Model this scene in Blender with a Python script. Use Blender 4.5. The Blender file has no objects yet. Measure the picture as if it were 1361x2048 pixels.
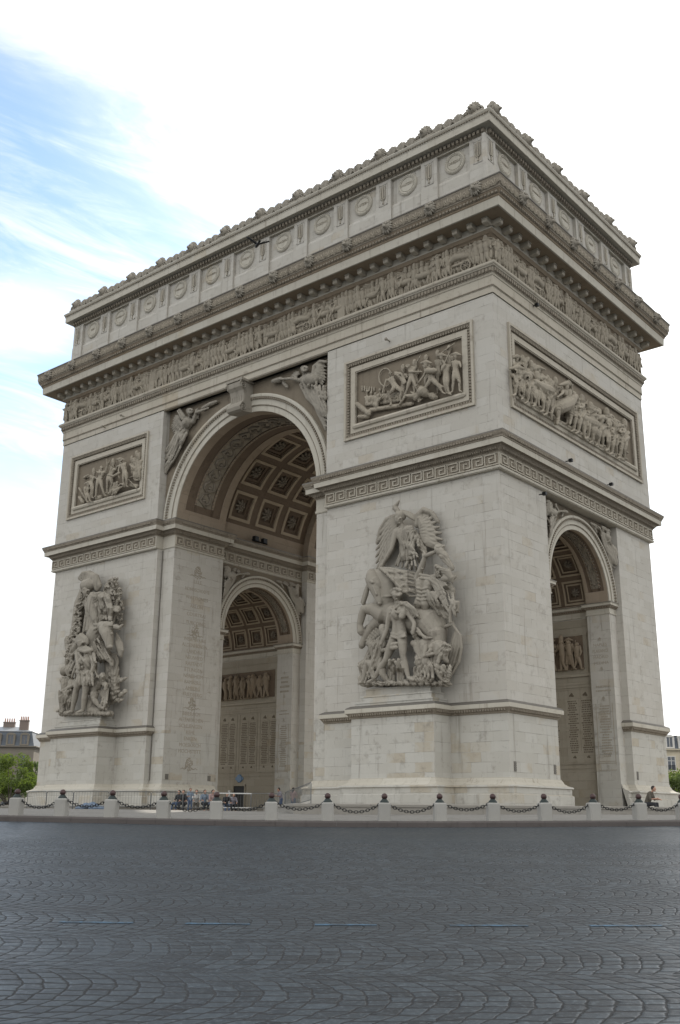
import bpy, math, random
import numpy as np
from math import sin, cos, pi, sqrt, atan2, floor, hypot
from mathutils import Vector, Matrix
random.seed(11)
SC = bpy.context.scene
COL = SC.collection
W_, D_ = 44.82, 22.34
CX, CY = -W_/2, D_/2
AO, BO = W_/2, D_/2                 # outer half width / half depth of the monument
# ------------------------------------------------------------------ mesh helpers
class MB:
    def __init__(s): s.v=[]; s.f=[]; s.m=[]
    def add(s, vs, fs, m=0):
        n=len(s.v); s.v.extend([tuple(q) for q in vs]); s.f.extend([tuple(i+n for i in q) for q in fs]); s.m.extend([m]*len(fs))
    def quad(s,a,b,c,d,m=0): s.add([a,b,c,d],[(0,1,2,3)],m)
    def box(s,x0,x1,y0,y1,z0,z1,m=0):
        s.add([(x0,y0,z0),(x1,y0,z0),(x1,y1,z0),(x0,y1,z0),(x0,y0,z1),(x1,y0,z1),(x1,y1,z1),(x0,y1,z1)],
              [(0,3,2,1),(4,5,6,7),(0,1,5,4),(1,2,6,5),(2,3,7,6),(3,0,4,7)],m)
    def bar(s,a,b,w,h,up=(0,0,1),m=0):
        a=Vector(a);b=Vector(b);d=(b-a).normalized();up=Vector(up)
        if abs(d.dot(up))>.98: up=Vector((0,1,0))
        x=d.cross(up).normalized()*w/2;y=x.cross(d).normalized()*h/2
        s.add([a-x-y,a+x-y,a+x+y,a-x+y,b-x-y,b+x-y,b+x+y,b-x+y],[(0,1,2,3),(7,6,5,4),(0,4,5,1),(1,5,6,2),(2,6,7,3),(3,7,4,0)],m)
    def tube(s,pts,rs,n=8,caps=True,m=0,flat=1.0):
        P=[Vector(p) for p in pts]
        if isinstance(rs,(int,float)): rs=[rs]*len(P)
        if len(P)==1: P=[P[0],P[0]+Vector((0,0,.001))]; rs=[rs[0]]*2
        T=[(P[min(i+1,len(P)-1)]-P[max(i-1,0)]).normalized() for i in range(len(P))]
        rings=[]
        ref=Vector((0,0,1)) if abs(T[0].z)<.9 else Vector((1,0,0))
        x=T[0].cross(ref).normalized()
        seq=[]
        if caps: seq+=[(P[0]-T[0]*rs[0]*.85,rs[0]*.5,T[0])]
        seq+=[(P[i],rs[i],T[i]) for i in range(len(P))]
        if caps: seq+=[(P[-1]+T[-1]*rs[-1]*.85,rs[-1]*.5,T[-1])]
        vs=[]
        for c,r,t in seq:
            x=(x-t*x.dot(t))
            if x.length<1e-6: x=t.orthogonal()
            x.normalize(); y=t.cross(x)
            for k in range(n):
                a=2*pi*k/n; vs.append(c+x*(r*cos(a))+y*(r*flat*sin(a)))
        fs=[]
        for i in range(len(seq)-1):
            for k in range(n):
                fs.append((i*n+k,i*n+(k+1)%n,(i+1)*n+(k+1)%n,(i+1)*n+k))
        L=len(vs)
        if caps:
            vs.append(P[0]-T[0]*rs[0]); vs.append(P[-1]+T[-1]*rs[-1])
            b=(len(seq)-1)*n
            for k in range(n):
                fs.append((L,(k+1)%n,k)); fs.append((L+1,b+k,b+(k+1)%n))
        s.add(vs,fs,m)
    def ball(s,c,r,n=10,h=7,m=0,sx=1,sy=1,sz=1):
        vs=[];fs=[]
        for i in range(1,h):
            p=pi*i/h
            for k in range(n):
                a=2*pi*k/n; vs.append((c[0]+r*sx*sin(p)*cos(a),c[1]+r*sy*sin(p)*sin(a),c[2]+r*sz*cos(p)))
        for i in range(h-2):
            for k in range(n): fs.append((i*n+k,(i+1)*n+k,(i+1)*n+(k+1)%n,i*n+(k+1)%n))
        L=len(vs);vs+= [(c[0],c[1],c[2]+r*sz),(c[0],c[1],c[2]-r*sz)]
        for k in range(n):
            fs.append((L,k,(k+1)%n)); b=(h-2)*n; fs.append((L+1,b+(k+1)%n,b+k))
        s.add(vs,fs,m)
    def prism(s,out,z0,z1,bottom=True,top=True,m=0):
        n=len(out)
        vs=[(x,y,z0) for x,y in out]+[(x,y,z1) for x,y in out]
        fs=[(i,(i+1)%n,n+(i+1)%n,n+i) for i in range(n)]
        if top: fs.append(tuple(range(n,2*n)))
        if bottom: fs.append(tuple(range(n-1,-1,-1)))
        s.add(vs,fs,m)
    def slab(s,out,z0,z1,m=0): s.prism(out,z0,z1,True,True,m)
    def mould(s,path,prof,closed=True,m=0,mats=None):
        if len(prof[0])==3: mats=[q[2] for q in prof]; prof=[q[:2] for q in prof]
        n=len(path);off=[]
        for i in range(n):
            p=Vector(path[i]);a=Vector(path[i-1]);b=Vector(path[(i+1)%n])
            if not closed and i==0: d=(b-p).normalized(); off.append(Vector((d.y,-d.x))); continue
            if not closed and i==n-1: d=(p-a).normalized(); off.append(Vector((d.y,-d.x))); continue
            d1=(p-a).normalized();d2=(b-p).normalized()
            n1=Vector((d1.y,-d1.x));n2=Vector((d2.y,-d2.x)); q=n1+n2
            off.append(q/(1+n1.dot(n2)))
        K=len(prof);vs=[]
        for i in range(n):
            for o,z in prof: vs.append((path[i][0]+off[i].x*o,path[i][1]+off[i].y*o,z))
        fs=[]
        for i in range(n if closed else n-1):
            j=(i+1)%n
            for k in range(K-1): fs.append((i*K+k,j*K+k,j*K+k+1,i*K+k+1))
        if not closed:
            fs.append(tuple(range(K-1,-1,-1))); fs.append(tuple((n-1)*K+k for k in range(K)))
        b0=len(s.m); s.add(vs,fs,m)
        if mats:
            for i in range(n if closed else n-1):
                for k in range(K-1): s.m[b0+i*(K-1)+k]=mats[k]
    def lathe(s,prof,n=24,c=(0,0,0),m=0,axis='z'):
        vs=[];K=len(prof)
        for k in range(n):
            a=2*pi*k/n
            for r,z in prof:
                vs.append((c[0]+r*cos(a),c[1]+r*sin(a),c[2]+z))
        fs=[]
        for k in range(n):
            j=(k+1)%n
            for i in range(K-1): fs.append((k*K+i,j*K+i,j*K+i+1,k*K+i+1))
        s.add(vs,fs,m)
    def merge(s,o,M=None):
        vs=o.v if M is None else [tuple(M@Vector(q)) for q in o.v]
        n=len(s.v); s.v.extend(vs); s.f.extend([tuple(i+n for i in q) for q in o.f]); s.m.extend(o.m)
WM={}
def carve(me,amp,lam,seed,cover=.6):
    # chisel narrow flowing grooves (drapery, hair, feathers) into a finished figure
    n=len(me.vertices); p=np.empty(n*3,np.float32); me.vertices.foreach_get('co',p); p=p.reshape(-1,3)
    nr=np.empty(n*3,np.float32); me.vertices.foreach_get('normal',nr); nr=nr.reshape(-1,3)
    x,y,z=p[:,0],p[:,1],p[:,2]; s=seed*1.7
    w=.22*np.sin(2.1*y+s)+.13*np.sin(4.7*y-2.3*x+s*2)+.10*np.sin(5.3*x+3.1*z+s*3)
    a=.30*np.sin(s)+.32*np.sin(.8*y+s)+.2*np.sin(1.3*x-s)
    ph=(x*np.cos(a)+y*np.sin(a)*.6+z*.25+w*.8)/lam+.35*np.sin(1.7*y+2.1*x+s*2)
    g=(1-np.abs(np.sin(pi*ph)))**2.2
    m=np.clip((np.sin(1.9*x+s)+np.sin(2.3*y-s)+np.sin(2.9*z+1.3*x+s)+3*(cover-.5)*2)/1.2+.3,0,1)
    fine=.25*np.sin(23*x+17*y+s)*np.sin(19*y-21*z)
    p=p+nr*((-amp*g*m+amp*.18*fine)[:,None])
    me.vertices.foreach_set('co',p.astype(np.float32).ravel()); me.update()
def mesh_of(mb,name,mats,smooth=False,remesh=None,smooth_it=0):
    me=bpy.data.meshes.new(name); me.from_pydata(mb.v,[],mb.f); me.validate(verbose=False)
    if remesh:
        o=bpy.data.objects.new('tmp',me); COL.objects.link(o)
        md=o.modifiers.new('r','REMESH'); md.mode='VOXEL'; md.voxel_size=remesh; md.use_smooth_shade=True
        if smooth_it:
            ms=o.modifiers.new('s','SMOOTH'); ms.factor=.5; ms.iterations=smooth_it
        dg=bpy.context.evaluated_depsgraph_get(); dg.update()
        m2=bpy.data.meshes.new_from_object(o.evaluated_get(dg)); bpy.data.objects.remove(o); bpy.data.meshes.remove(me)
        me=m2; me.name=name; me.materials.clear(); smooth=True
    else:
        if len(mats)>1: me.polygons.foreach_set('material_index',mb.m[:len(me.polygons)])
    for m in mats: me.materials.append(m)
    if smooth: me.polygons.foreach_set('use_smooth',[True]*len(me.polygons))
    me.update()
    return me
def place(me,name,parent=None,M=None):
    M=Matrix() if M is None else M
    o=bpy.data.objects.new(name,me); COL.objects.link(o)
    if parent is not None: o.parent=parent; o.matrix_local=WM[parent].inverted()@M
    else: o.matrix_world=M
    WM[o]=M.copy(); return o
def build(mb,name,mat,parent=None,M=None,smooth=False,remesh=None,smooth_it=0):
    mats=mat if isinstance(mat,(list,tuple)) else [mat]
    return place(mesh_of(mb,name,mats,smooth,remesh,smooth_it),name,parent,M)
def tag(o,label=None,cat=None,group=None,kind=None):
    if label: o['label']=label
    if cat: o['category']=cat
    if group: o['group']=group
    if kind: o['kind']=kind
    return o
def empty(name,loc,rz=0):
    return place(None,name,None,Matrix.Translation(loc)@Matrix.Rotation(rz,4,'Z'))
def frame(ox,X,Z,loc): # X right, Y up, Z out
    X=Vector(X);Z=Vector(Z);Y=Vector((0,0,1))
    M=Matrix((( X.x,Y.x,Z.x,loc[0]),(X.y,Y.y,Z.y,loc[1]),(X.z,Y.z,Z.z,loc[2]),(0,0,0,1)))
    return M
def T(x,y,z): return Matrix.Translation((x,y,z))
# ------------------------------------------------------------------ node helpers
class NT:
    def __init__(s,tree): s.t=tree; s.n=tree.nodes; s.l=tree.links
    def new(s,typ,**kw):
        n=s.n.new(typ)
        for k,v in kw.items(): setattr(n,k,v)
        return n
    def link(s,a,b): s.l.new(a,b)
    def setin(s,sock,val):
        if isinstance(val,X): s.l.new(val.s,sock)
        elif hasattr(val,'is_output'): s.l.new(val,sock)
        else: sock.default_value=val
    def m(s,op,*a,clamp=False):
        n=s.new('ShaderNodeMath',operation=op); n.use_clamp=clamp
        for i,q in enumerate(a): s.setin(n.inputs[i],q)
        return X(s,n.outputs[0])
    def comb(s,x,y,z):
        n=s.new('ShaderNodeCombineXYZ')
        for i,q in enumerate((x,y,z)): s.setin(n.inputs[i],q)
        return n.outputs[0]
    def sep(s,v):
        n=s.new('ShaderNodeSeparateXYZ'); s.setin(n.inputs[0],v); return [X(s,q) for q in n.outputs]
    def noise(s,vec,scale,detail=4,rough=.55,dist=0,out='Fac'):
        n=s.new('ShaderNodeTexNoise'); s.setin(n.inputs['Vector'],vec); n.inputs['Scale'].default_value=scale
        n.inputs['Detail'].default_value=detail; n.inputs['Roughness'].default_value=rough; n.inputs['Distortion'].default_value=dist
        return X(s,n.outputs[out])
    def ramp(s,fac,a,b,lo=0.,hi=1.):
        n=s.new('ShaderNodeMapRange'); n.interpolation_type='SMOOTHSTEP'
        s.setin(n.inputs[0],fac); n.inputs[1].default_value=a; n.inputs[2].default_value=b; n.inputs[3].default_value=lo; n.inputs[4].default_value=hi
        return X(s,n.outputs[0])
    def mix(s,fac,a,b,mode='MIX'):
        n=s.new('ShaderNodeMix',data_type='RGBA',blend_type=mode); n.clamp_factor=True
        s.setin(n.inputs[0],fac)
        for i,q in ((6,a),(7,b)):
            if isinstance(q,(tuple,list)): q=tuple(q)+((1,) if len(q)==3 else ())
            s.setin(n.inputs[i],q)
        return n.outputs[2]
    def scale(s,v,sx,sy,sz):
        n=s.new('ShaderNodeVectorMath',operation='MULTIPLY'); s.setin(n.inputs[0],v); n.inputs[1].default_value=(sx,sy,sz); return n.outputs[0]
class X:
    def __init__(s,nt,sock): s.nt=nt; s.s=sock
    def __add__(s,o): return s.nt.m('ADD',s,o)
    __radd__=__add__
    def __sub__(s,o): return s.nt.m('SUBTRACT',s,o)
    def __rsub__(s,o): return s.nt.m('SUBTRACT',o,s)
    def __mul__(s,o): return s.nt.m('MULTIPLY',s,o)
    __rmul__=__mul__
    def __truediv__(s,o): return s.nt.m('DIVIDE',s,o)
    def floor(s): return s.nt.m('FLOOR',s)
    def fract(s): return s.nt.m('FRACT',s)
    def abs(s): return s.nt.m('ABSOLUTE',s)
    def sqrt(s): return s.nt.m('SQRT',s)
    def min(s,o): return s.nt.m('MINIMUM',s,o)
    def max(s,o): return s.nt.m('MAXIMUM',s,o)
def material(name):
    m=bpy.data.materials.new(name); m.use_nodes=True; nt=NT(m.node_tree)
    b=m.node_tree.nodes['Principled BSDF']; return m,nt,b
def bump(nt,b,h,strength,dist):
    n=nt.new('ShaderNodeBump'); n.inputs['Strength'].default_value=strength; n.inputs['Distance'].default_value=dist
    nt.setin(n.inputs['Height'],h); nt.link(n.outputs[0],b.inputs['Normal'])
def simple(name,col,rough=.6,metal=0,var=.15,scale=8,spec=.4):
    m,nt,b=material(name); g=nt.new('ShaderNodeNewGeometry')
    f=nt.noise(g.outputs['Position'],scale,5)
    c=nt.mix(f,tuple(q*(1-var) for q in col),tuple(min(1,q*(1+var)) for q in col))
    nt.link(c,b.inputs['Base Color']); b.inputs['Roughness'].default_value=rough; b.inputs['Metallic'].default_value=metal
    b.inputs['Specular IOR Level'].default_value=spec
    return m
def stone(name,base,dark,blocks=True,blotch=.5,streak=.4,bumpd=.012,course=.56,blen=1.35,mort=.012,rough=.85,carved=0,carve_scale=5,streak_scale=1.0,odd_t=.93,odd_k=.55):
    m,nt,b=material(name); g=nt.new('ShaderNodeNewGeometry'); pos=g.outputs['Position']
    x,y,z=nt.sep(pos); nx,ny,nz=nt.sep(g.outputs['True Normal'])
    ax=nx.abs(); side=nt.m('GREATER_THAN',ax,.7)
    s=x*(1-side)+y*side
    n1=nt.noise(pos,.35,6,.6); n2=nt.noise(pos,2.2,6,.65); n3=nt.noise(pos,14,4,.6)
    st=nt.noise(nt.comb(x*2.2*streak_scale,y*2.2*streak_scale,z*.16),1.0,5,.62)
    h=n3*.3+n2*.3
    col=nt.mix(nt.ramp(n1,.32,.7),tuple(q*.92 for q in base),tuple(min(1,q*1.06) for q in base))
    if blocks:
        bt=nt.new('ShaderNodeTexBrick'); nt.setin(bt.inputs['Vector'],nt.comb(s+nt.noise(pos,1.3,2)*.02,z+nt.noise(pos,1.1,2)*.02,0))
        bt.inputs['Scale'].default_value=1; bt.inputs['Mortar Size'].default_value=mort; bt.inputs['Mortar Smooth'].default_value=.3
        bt.inputs['Brick Width'].default_value=blen; bt.inputs['Row Height'].default_value=course; bt.inputs['Bias'].default_value=0
        bt.inputs['Color1'].default_value=(.0,.0,.0,1); bt.inputs['Color2'].default_value=(1,1,1,1); bt.inputs['Mortar'].default_value=(.5,.5,.5,1)
        bv=nt.sep(bt.outputs['Color'])[0]
        # a few blocks in the wall are replaced or soiled stones: tone differs per block
        tone=nt.mix(nt.ramp(bv,.05,.95),tuple(q*f for q,f in zip(base,(.93,.92,.90))),tuple(min(1,q*f) for q,f in zip(base,(1.05,1.055,1.06))))
        col=nt.mix(.62,col,tone)
        odd=nt.ramp(bv,odd_t,odd_t+.04); col=nt.mix(odd*odd_k*nt.ramp(n1,.40,.55),col,tuple(q*f for q,f in zip(base,(.86,.78,.66))))
        jm=X(nt,bt.outputs['Fac'])*nt.ramp(nt.noise(nt.comb(s*.5,z*1.7,nx*3),1.3,4,.7),.42,.66,.06,1)
        col=nt.mix(jm*.6,col,dark); h=h-jm*1.2
    blot=nt.ramp(n2*.6+n1*.4,.52,.68); col=nt.mix(blot*blotch,col,dark)
    chip=nt.ramp(nt.noise(nt.comb(x*1.0,y*1.0,z*1.9),3.1,4,.7),.70,.74); col=nt.mix(chip*.55*blotch,col,dark)
    col=nt.mix(nt.ramp(st,.56,.74)*streak,col,dark)
    pale=nt.ramp(nt.noise(pos,.9,5,.7),.58,.72); col=nt.mix(pale*.28,col,tuple(min(1,q*1.16) for q in base))
    if carved:
        v=nt.new('ShaderNodeTexVoronoi'); v.feature='SMOOTH_F1'; nt.setin(v.inputs['Vector'],nt.scale(pos,1,1,1)); v.inputs['Scale'].default_value=carve_scale
        vv=X(nt,v.outputs['Distance']); w=nt.noise(pos,carve_scale*1.3,3,.5,1.5)
        h=h*.5+vv*1.6*carved+w*carved
    nt.link(col,b.inputs['Base Color']); b.inputs['Roughness'].default_value=rough; b.inputs['Specular IOR Level'].default_value=.25
    bump(nt,b,h,.9,bumpd*(4 if carved else 1))
    return m
LIME=(.432,.408,.366)
M_wall=stone('limestone_ashlar',LIME,(.17,.15,.12),blotch=.38,streak=.5,odd_t=.90,streak_scale=1.3)
M_low=stone('limestone_socle',(.425,.408,.368),(.18,.165,.14),blotch=.55,streak=.5,odd_t=.80,odd_k=.75)
M_trim=stone('limestone_moulding',(.405,.368,.305),(.13,.105,.08),blocks=True,course=50,blen=1.9,blotch=.4,streak=.55,streak_scale=1.6)
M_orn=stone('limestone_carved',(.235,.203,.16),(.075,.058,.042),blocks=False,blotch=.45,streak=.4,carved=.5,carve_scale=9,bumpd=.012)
M_sculpt=stone('limestone_sculpture',(.285,.258,.215),(.085,.07,.055),blocks=False,blotch=.55,streak=.6,bumpd=.03)
M_relief=stone('limestone_relief',(.31,.272,.215),(.09,.075,.06),blocks=False,blotch=.45,streak=.35,bumpd=.02)
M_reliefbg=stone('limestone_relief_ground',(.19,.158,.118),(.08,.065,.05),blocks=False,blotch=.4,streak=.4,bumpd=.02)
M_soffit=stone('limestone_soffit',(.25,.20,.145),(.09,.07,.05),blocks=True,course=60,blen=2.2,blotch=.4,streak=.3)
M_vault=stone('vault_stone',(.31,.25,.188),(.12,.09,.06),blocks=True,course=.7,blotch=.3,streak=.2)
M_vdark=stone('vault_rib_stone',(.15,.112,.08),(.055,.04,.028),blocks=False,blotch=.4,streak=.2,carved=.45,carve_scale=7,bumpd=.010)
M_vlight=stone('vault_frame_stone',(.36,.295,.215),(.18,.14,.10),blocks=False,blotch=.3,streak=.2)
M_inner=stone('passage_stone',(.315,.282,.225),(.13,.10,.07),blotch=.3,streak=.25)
M_pale=stone('limestone_fascia',(.435,.405,.345),(.17,.14,.105),blocks=True,course=50,blen=1.7,blotch=.3,streak=.5,streak_scale=1.8)
M_letter=simple('engraved_letter',(.325,.29,.235),.9)
M_dark=simple('dark_opening',(.02,.02,.02),.7)
M_iron=simple('black_iron',(.018,.019,.02),.45,.6)
M_green=simple('dark_green_iron',(.02,.028,.026),.5,.3)
M_ball=simple('oxidised_ball',(.055,.03,.028),.38,.3)
M_granite=stone('bollard_granite',(.30,.29,.268),(.21,.2,.18),blocks=False,blotch=.35,streak=.2,bumpd=.01)
M_step=stone('granite_step',(.25,.235,.21),(.12,.11,.10),blocks=True,course=9,blen=1.8,blotch=.4,streak=.1)
M_kerb=stone('kerb_granite',(.08,.07,.066),(.03,.025,.023),blocks=False,blotch=.4,streak=.1)
M_steel=simple('galvanised_steel',(.13,.135,.135),.45,.5)
M_lead=simple('lead_flashing',(.15,.138,.12),.6,.4)
# ------------------------------------------------------------------ camera
cam=bpy.data.cameras.new('camera'); co=bpy.data.objects.new('camera',cam); COL.objects.link(co); SC.camera=co
cam.sensor_fit='VERTICAL'; cam.sensor_height=24.0; cam.lens=2025.563*24/2048; cam.clip_end=6000; cam.clip_start=.1
r_=Vector((.770148,.637821,.0075046)); u_=Vector((.1763872,-.2242587,.958434)); f_=Vector((-.6129923,.7368123,.2852159))
CAMP=Vector((29.277,-50.055,1.65))
co.matrix_world=Matrix(((r_.x,u_.x,-f_.x,CAMP.x),(r_.y,u_.y,-f_.y,CAMP.y),(r_.z,u_.z,-f_.z,CAMP.z),(0,0,0,1)))
# ------------------------------------------------------------------ light
EXPO,SKM,CL0,CL1=0.70,1.45,7.0,11.0
SUN_EL,SUN_AZ=math.radians(31.7),math.radians(-24.6)      # azimuth from +y towards +x
sd=Vector((cos(SUN_EL)*sin(SUN_AZ),cos(SUN_EL)*cos(SUN_AZ),sin(SUN_EL)))
sl=bpy.data.lights.new('sun','SUN'); sl.energy=3.2; sl.angle=math.radians(.6); sl.color=(1,.93,.82)
so=bpy.data.objects.new('sun',sl); COL.objects.link(so); so.rotation_euler=sd.to_track_quat('Z','Y').to_euler(); so.location=(0,0,120)
wd=bpy.data.worlds.new('World'); SC.world=wd; wd.use_nodes=True; nt=NT(wd.node_tree)
bg=wd.node_tree.nodes['Background']; bg.inputs['Strength'].default_value=.1
sky=nt.new('ShaderNodeTexSky',sky_type='NISHITA'); sky.sun_disc=False; sky.sun_elevation=SUN_EL; sky.sun_rotation=SUN_AZ
sky.air_density=1.0; sky.dust_density=.35; sky.ozone_density=1.0; sky.altitude=60
tc=nt.new('ShaderNodeTexCoord'); d=tc.outputs['Generated']; dx,dy,dz=nt.sep(d)
dn=nt.new('ShaderNodeVectorMath',operation='DOT_PRODUCT'); nt.link(d,dn.inputs[0]); dn.inputs[1].default_value=tuple(sd); mu=X(nt,dn.outputs['Value'])
hz=dz.max(0.0)+.16
px_=dx/hz; py_=dy/hz
pv=nt.comb(px_*2.6+py_*-.6,py_*.75+px_*.2,0)
n1=nt.noise(pv,1.25,7,.62,.6); n2=nt.noise(pv,4.5,6,.66,.9); n3=nt.noise(nt.comb(px_,py_,2.0),1.6,5,.55)
wx_=px_+(n1-.5)*.55+(n3-.5)*.5+(n2-.5)*.22
deck=nt.ramp(wx_,-1.06,-.56)            # bright cloud deck lying towards the sun
low=nt.ramp(dz+(n1-.5)*.22+(n3-.5)*.12,.37,.20)   # hazy cloud towards the horizon
bx=(px_+1.30)/.12; by=(py_-.77)/.10
puff=nt.ramp((bx*bx+by*by).sqrt()+(n2-.5)*2.2+(n1-.5)*1.6,1.25,.25)
wisp=nt.ramp(n1*.55+n2*.45,.42,.66,0,.72)
back=nt.ramp(mu,.72,.35,0,.75)*nt.ramp(n1*.5+n3*.5,.38,.58)          # broken bright cloud over the side of the sky facing the sun
mask=(1-(1-deck)*(1-low)*(1-puff*.95)*(1-wisp)*(1-back))
cl_v=nt.ramp(mu,.80,.98,CL0,CL1)+nt.ramp(mu,.75,.2,0,2.5)
cloud=nt.comb(cl_v*.985,cl_v*1.0,cl_v*1.0)
skc=nt.mix(1.0,sky.outputs[0],(SKM*.95,SKM*1.0,SKM*1.0),'MULTIPLY')
fin=nt.mix(mask,skc,cloud)
nt.link(fin,bg.inputs['Color'])
SC.view_settings.view_transform='Standard'; SC.view_settings.look='None'; SC.view_settings.exposure=EXPO; SC.view_settings.gamma=1
SC.cycles.max_bounces=8; SC.cycles.diffuse_bounces=5
try: SC.cycles.use_denoising=True
except Exception: pass
# ------------------------------------------------------------------ ground
TH0=math.radians(-49.83)
def lat(th):
    dt=(th-TH0+pi)%(2*pi)-pi
    return .14*(1-math.exp(-(dt/.305)**2*1.25))
def road_z(r,th):
    if r<=100: z=1.176*(80.1-r)/38.1
    else: z=-.614-.2*(1-math.exp(-(r-100)/60))
    return z+lat(th)*max(0,min(1,(95-r)/40))
def pave_z(r,th):
    if r>=31: z=1.70-(r-31)/11*.33
    else: z=1.70+.02*(31-r)/31
    return z+lat(th)*max(0,min(1,(r-24)/14))
def ann(rs,zf,name,mat,nseg=240,**kw):
    mb=MB(); K=len(rs)
    for k in range(nseg):
        th=2*pi*k/nseg
        for r in rs: mb.v.append((CX+r*cos(th),CY+r*sin(th),zf(r,th)))
    for k in range(nseg):
        j=(k+1)%nseg
        for i in range(K-1): mb.f.append((k*K+i,k*K+i+1,j*K+i+1,j*K+i)); mb.m.append(0)
    return build(mb,name,mat,smooth=True)
# road paving: fans of small setts laid in segmental arcs, smooth asphalt beside the kerb
M_road,nt,b=material('road_setts'); g=nt.new('ShaderNodeNewGeometry'); pos=g.outputs['Position']
x,y,z=nt.sep(pos); wn=nt.noise(pos,.55,3,.5,0,'Color'); wx,wy,wz=nt.sep(wn)
wn2=nt.noise(pos,5.0,2,.5,0,'Color'); vx,vy,vz=nt.sep(wn2)
ex=x-CX+(wx-.5)*.35+(vx-.5)*.085; ey=y-CY+(wy-.5)*.35+(vy-.5)*.085
rr=(ex*ex+ey*ey).sqrt(); th=nt.m('ARCTAN2',ey,ex); s=th*69.0
BW=2.0
q=(rr-.42)/BW; bnd=q.floor(); t=q.fract()*2-1
sh=nt.m('SINE',bnd*12.9898)*43758.5453
k0=(s-(1-t*t)*.38+sh.fract()*.2)/.19
kf=k0.floor(); kfr=(k0.fract()-.5).abs()
wnz=nt.new('ShaderNodeTexWhiteNoise',noise_dimensions='2D'); nt.setin(wnz.inputs['Vector'],nt.comb(kf,bnd,0))
m0=t*(BW*.5*1.12)/.235+X(nt,wnz.outputs['Value'])*3.7
mf=m0.floor(); mfr=(m0.fract()-.5).abs()
wnz2=nt.new('ShaderNodeTexWhiteNoise',noise_dimensions='3D'); nt.setin(wnz2.inputs['Vector'],nt.comb(kf+.5,mf+.5,bnd)); sv=X(nt,wnz2.outputs['Value'])
j1=nt.ramp(kfr,.415,.475); j2=nt.ramp(mfr,.375,.445)
patch=nt.noise(pos,.16,4,.6)
wear=nt.ramp(nt.noise(pos,.45,5,.65),.28,.50,.4,1)
radial=nt.ramp(rr,47.5,54.0)*nt.ramp(patch+nt.noise(pos,.9,3)*.25,.40,.58,.35,1)
joint=(j1.max(j2*.9))*wear*radial
edge=nt.ramp(kfr.max(mfr),.32,.44)
fine=nt.noise(nt.comb(ex,ey,z),24,5,.75); mid=nt.noise(pos,7,4,.65); grain=nt.noise(pos,120,2,.7)
base=nt.mix(sv,(.006,.011,.017),(.033,.046,.058))
base=nt.mix(nt.ramp(fine,.52,.63)*.7,base,(.095,.117,.135))
asph=nt.mix(mid,(.015,.022,.029),(.023,.032,.040))
col=nt.mix(nt.ramp(rr,47.0,53.0),asph,base)
col=nt.mix(nt.ramp(patch,.50,.66)*.45,col,(.020,.027,.033))
trk=nt.ramp(nt.noise(nt.comb(rr*1.1,s*.035,0),1.0,4,.6),.52,.66); col=nt.mix(trk*.35,col,(.016,.02,.024))
spot=nt.ramp(nt.noise(pos,1.7,3,.5),.70,.76); col=nt.mix(spot*.5,col,(.012,.014,.016))
col=nt.mix(joint*.96,col,(.004,.004,.0045))
nt.link(col,b.inputs['Base Color'])
ro=nt.ramp(mid*.6+patch*.4,.35,.65,.40,.60); nt.link((ro+joint*.3).s,b.inputs['Roughness']); b.inputs['Specular IOR Level'].default_value=.45
hh=(1-joint)*1.1-edge*.35*radial*wear+sv*.45*radial+fine*.3+mid*.3
bump(nt,b,hh,.55,.011)
rs=[42.02]+[43+i for i in range(57)]+[110,130,160,200,260,400,800,2200]
tag(ann(rs,road_z,'road',M_road),kind='structure')
M_pave=stone('pavement_setts',(.20,.19,.175),(.10,.095,.085),blocks=True,course=.2,blen=.2,blotch=.5,streak=0,bumpd=.02)
tag(ann([2,20,26,29,31,33,35,37,39,41,41.72],pave_z,'pavement',M_pave),kind='structure')
mb=MB(); nseg=240
for k in range(nseg):
    a0,a1=2*pi*k/nseg,2*pi*(k+1)/nseg-.00015
    sec=[]
    for a in (a0,a1):
        zt=pave_z(41.72,a); zb=road_z(42.02,a)-.1
        sec.append([(CX+r*cos(a),CY+r*sin(a),zz) for r,zz in ((41.72,zb),(41.72,zt+.012),(41.97,zt+.004),(42.03,zt-.05),(42.06,zb))])
    mb.add(sec[0]+sec[1],[(i,i+1,i+6,i+5) for i in range(4)]+[(0,4,3,2,1),(5,6,7,8,9)])
tag(build(mb,'kerb',M_kerb),kind='structure')
# faded blue dashes of an old lane line, a sheet 4 mm above the setts
M_blue,nt,b=material('faded_blue_paint'); g=nt.new('ShaderNodeNewGeometry'); p_=g.outputs['Position']
f1=nt.noise(p_,9,5,.7); c=nt.mix(nt.ramp(f1,.44,.62),(.025,.045,.065),(.045,.12,.20)); nt.link(c,b.inputs['Base Color']); b.inputs['Roughness'].default_value=.6
def th_of(px):
    a=math.atan2(px-680.5,2113.4); fw=Vector((f_.x,f_.y)).normalized(); rt=Vector((fw.y,-fw.x))
    return (fw*cos(a)+rt*sin(a))
def hit(px,R):
    dv=th_of(px); ox,oy=CAMP.x-CX,CAMP.y-CY; bb=ox*dv.x+oy*dv.y; cc=ox*ox+oy*oy-R*R
    t=-bb-sqrt(bb*bb-cc); return CAMP.x+dv.x*t,CAMP.y+dv.y*t
RB=67.35
for a,b2 in ((142,285),(387,512),(638,758),(900,1052),(1172,1312)):
    P=hit(a,RB);Q=hit(b2,RB); t0=atan2(P[1]-CY,P[0]-CX);t1=atan2(Q[1]-CY,Q[0]-CX)
    mb=MB()
    for i in range(9):
        t=t0+(t1-t0)*i/8
        for r in (RB-.05,RB+.06): mb.v.append((CX+r*cos(t),CY+r*sin(t),road_z(r,t)+.006))
    for i in range(8): mb.f.append((2*i,2*i+1,2*i+3,2*i+2)); mb.m.append(0)
    tag(build(mb,'road_marking',M_blue),kind='structure')
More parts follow.
